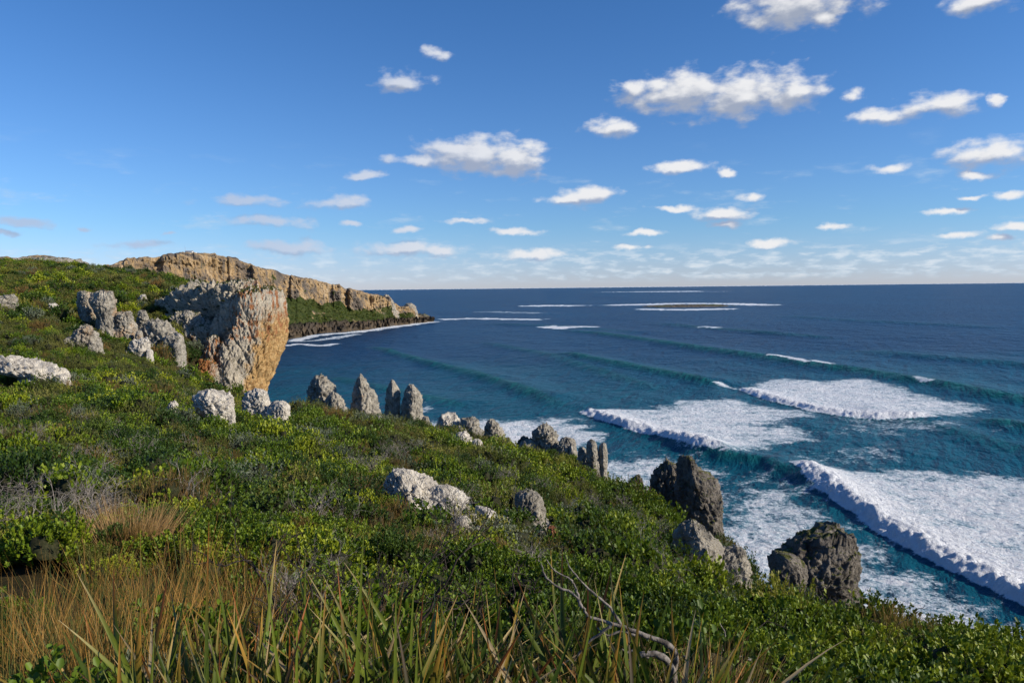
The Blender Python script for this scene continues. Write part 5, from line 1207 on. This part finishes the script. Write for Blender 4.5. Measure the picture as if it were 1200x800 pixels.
# tan tufts
copies('dry_thatch_tuft', 'wispy dry straw tuft tangled among the sword-leaf clumps', 'grass tuft', 'dry straw tufts among the sword leaves', TAN, [(rng.uniform(130, 860), rng.uniform(1.9, 3.4)) for _ in range(46)], 0.6, 1.0)
TS = [(160, 9.5), (150, 9.2), (172, 9.8), (140, 9.9)]
copies('tan_grass_tuft', 'upright tan grass tuft in the bright tan patch above the rush bed', 'grass tuft', 'tan grass tufts above the rush bed', TAN, TS, 1.3, 1.7)
TS = [(rng.uniform(300, 560), rng.uniform(9, 15)) for _ in range(26)]
copies('tan_grass_tuft', 'thin brown grass tuft in the brown scrub below the largest white boulder', 'grass tuft', 'brown grass tufts below the white boulder', TAN, TS, 0.8, 1.3)
TS = [(840, 33), (1040, 17), (875, 26), (1150, 11.5), (1120, 12.5), (245, 78)]
copies('tan_grass_tuft', 'lone brownish grass tuft among the shrubs near the drop to the surf', 'grass tuft', 'brownish tufts near the drop', TAN, TS, 1.0, 1.6)
# grey dead bushes
TW = [(20, 12), (45, 12.5), (70, 11.2), (95, 11.8), (10, 14), (120, 12.6), (60, 14.5), (0, 10.5), (30, 17), (100, 10.4)]
copies('dead_bush', 'bare silver-grey dead bush in the tangle of dead twigs above the rush bed', 'dead bush', 'grey dead bushes above the rush bed', TWIG, TW, 1.3, 1.9)
TW = [(350, 6.3), (385, 6.0), (365, 5.6), (410, 7.8), (330, 8.2), (440, 7.2), (375, 8.6)]
copies('dead_bush', 'bare grey dead bush beside the blackened bush behind the sword leaves', 'dead bush', 'grey dead bushes beside the blackened bush', TWIG, TW, 0.9, 1.25)
TW = [(575, 40), (700, 26), (720, 27), (590, 38), (200, 20), (180, 16), (520, 14), (505, 12), (760, 17), (640, 9.5), (660, 10.5)]
copies('dead_bush', 'small leafless twiggy bush poking out between green shrubs on the slope', 'dead bush', 'leafless bushes between the green shrubs', TWIG, TW, 1.0, 1.5)
TW = [(415, 4.4), (436, 4.7), (352, 4.6), (398, 5.0)]
copies('burnt_bush', 'blackened bare bush behind the tall sword-leaf blade', 'dead bush', 'blackened bushes behind the sword leaves', BIGBURNT, TW, 0.9, 1.1)
copies('burnt_bush', 'black forked dead stick standing against the surf beside the dark boulder', 'dead bush', 'black dead sticks against the surf', BURNT, [(1000, 9.0), (1025, 9.6), (1045, 10.5), (985, 10)], 1.1, 1.4)
copies('burnt_bush', 'black bare twigs reaching over the edge near the bare orange soil', 'dead bush', 'black twigs over the edge by the bare soil', BURNT, [(1085, 9.0), (1120, 9.5), (1150, 8.0), (1060, 7.6), (1110, 7.5), (1178, 9.5)], 0.75, 1.0)
copies('burnt_bush', 'dark bare twigs rising from the low middle shrubs', 'dead bush', 'dark twigs in the low middle', BURNT, [(560, 6.2), (590, 6.6), (840, 13.5), (690, 14), (860, 6.5), (905, 6), (520, 8), (650, 7.5), (770, 7)], 0.85, 1.15)
# the curved dead branch
def px_path(pts, Y, r0, r1):
    q = []
    for i, p_ in enumerate(pts):
        yy_ = Y + (p_[2] if len(p_) > 2 else 0); q.append(P(p_[0], p_[1], yy_))
    q = np.array(q); n = len(q); ti = np.linspace(0, n - 1, (n - 1) * 6 + 1)
    # Catmull-Rom
    qp = np.vstack([2 * q[0] - q[1], q, 2 * q[-1] - q[-2]]); out_ = []
    for s in ti:
        i = min(int(s), n - 2); f = s - i; p0, p1, p2, p3 = qp[i], qp[i + 1], qp[i + 2], qp[i + 3]
        out_.append(0.5 * ((2 * p1) + (-p0 + p2) * f + (2 * p0 - 5 * p1 + 4 * p2 - p3) * f * f + (-p0 + 3 * p1 - 3 * p2 + p3) * f ** 3))
    out_ = np.array(out_); out_ += np.random.default_rng(int(pts[0][0])).normal(0, 0.0012, out_.shape)
    return out_, np.linspace(r0, r1, len(out_)) * (1 + 0.08 * np.sin(np.arange(len(out_)) * 0.7))
BY = 3.1
main = [px_path([(792,830),(790,790),(791,768),(787,758),(772,750),(752,743),(730,734),(706,727),(690,722),(683,712)], BY, 0.017, 0.005),
        px_path([(790,800),(785,778),(772,767),(755,766),(742,773),(734,778)], BY - .05, 0.019, 0.009)]
side = [px_path([(683,712),(672,695),(655,688),(640,676),(634,660)], BY, 0.007, 0.003), px_path([(680,710),(675,690),(668,678),(650,668),(640,655)], BY, 0.006, 0.002),
        px_path([(728,733),(715,712),(695,694),(680,680),(668,664),(662,650)], BY, 0.007, 0.002), px_path([(745,744),(728,739),(712,744),(700,735)], BY, 0.007, 0.003),
        px_path([(716,733),(690,752),(678,766),(670,780),(668,795)], BY - .1, 0.006, 0.003), px_path([(760,770),(745,762),(735,764),(728,760)], BY, 0.008, 0.004)]
o = P(790, 800, BY); br = empty('dead_branch', tuple(o), 0, 'twisted silver-grey dead branch arching to the left out of the shrubs', 'dead branch')
W_BR = wood_material('grey_bark', (0.07, 0.06, 0.052), (0.24, 0.215, 0.19))
for nm, paths in (('limb', main[:1]), ('limb', main[1:]), ('twigs', side)):
    V, F = tubes(paths, 9); c_ = obj(nm, mesh_np(nm, V - o, F, W_BR), br)
br2 = P(812, 790, 4.6)
V, F = tubes([px_path([(800,770),(830,775),(850,768),(880,772)], 4.8, 0.016, 0.012), px_path([(845,770),(850,745),(844,730)], 4.8, 0.008, 0.003), px_path([(832,775),(822,755),(812,745)], 4.8, .008, .003)], 8)
q = obj('dead_branch', mesh_np('dead_branch', V - br2, F, W_GREY)); q.location = br2; tag(q, 'short grey fallen dead branch lying right of the twisted arching one', 'dead branch')
br3 = P(1160, 792, 6.0)
V, F = tubes([px_path([(1120,800),(1150,796),(1180,789),(1215,784)], 6.0, 0.014, 0.016)], 8)
q = obj('dead_branch', mesh_np('dead_branch', V - br3, F, W_BURNT)); q.location = br3; tag(q, 'dark fallen stick lying across the bare orange soil', 'dead branch')
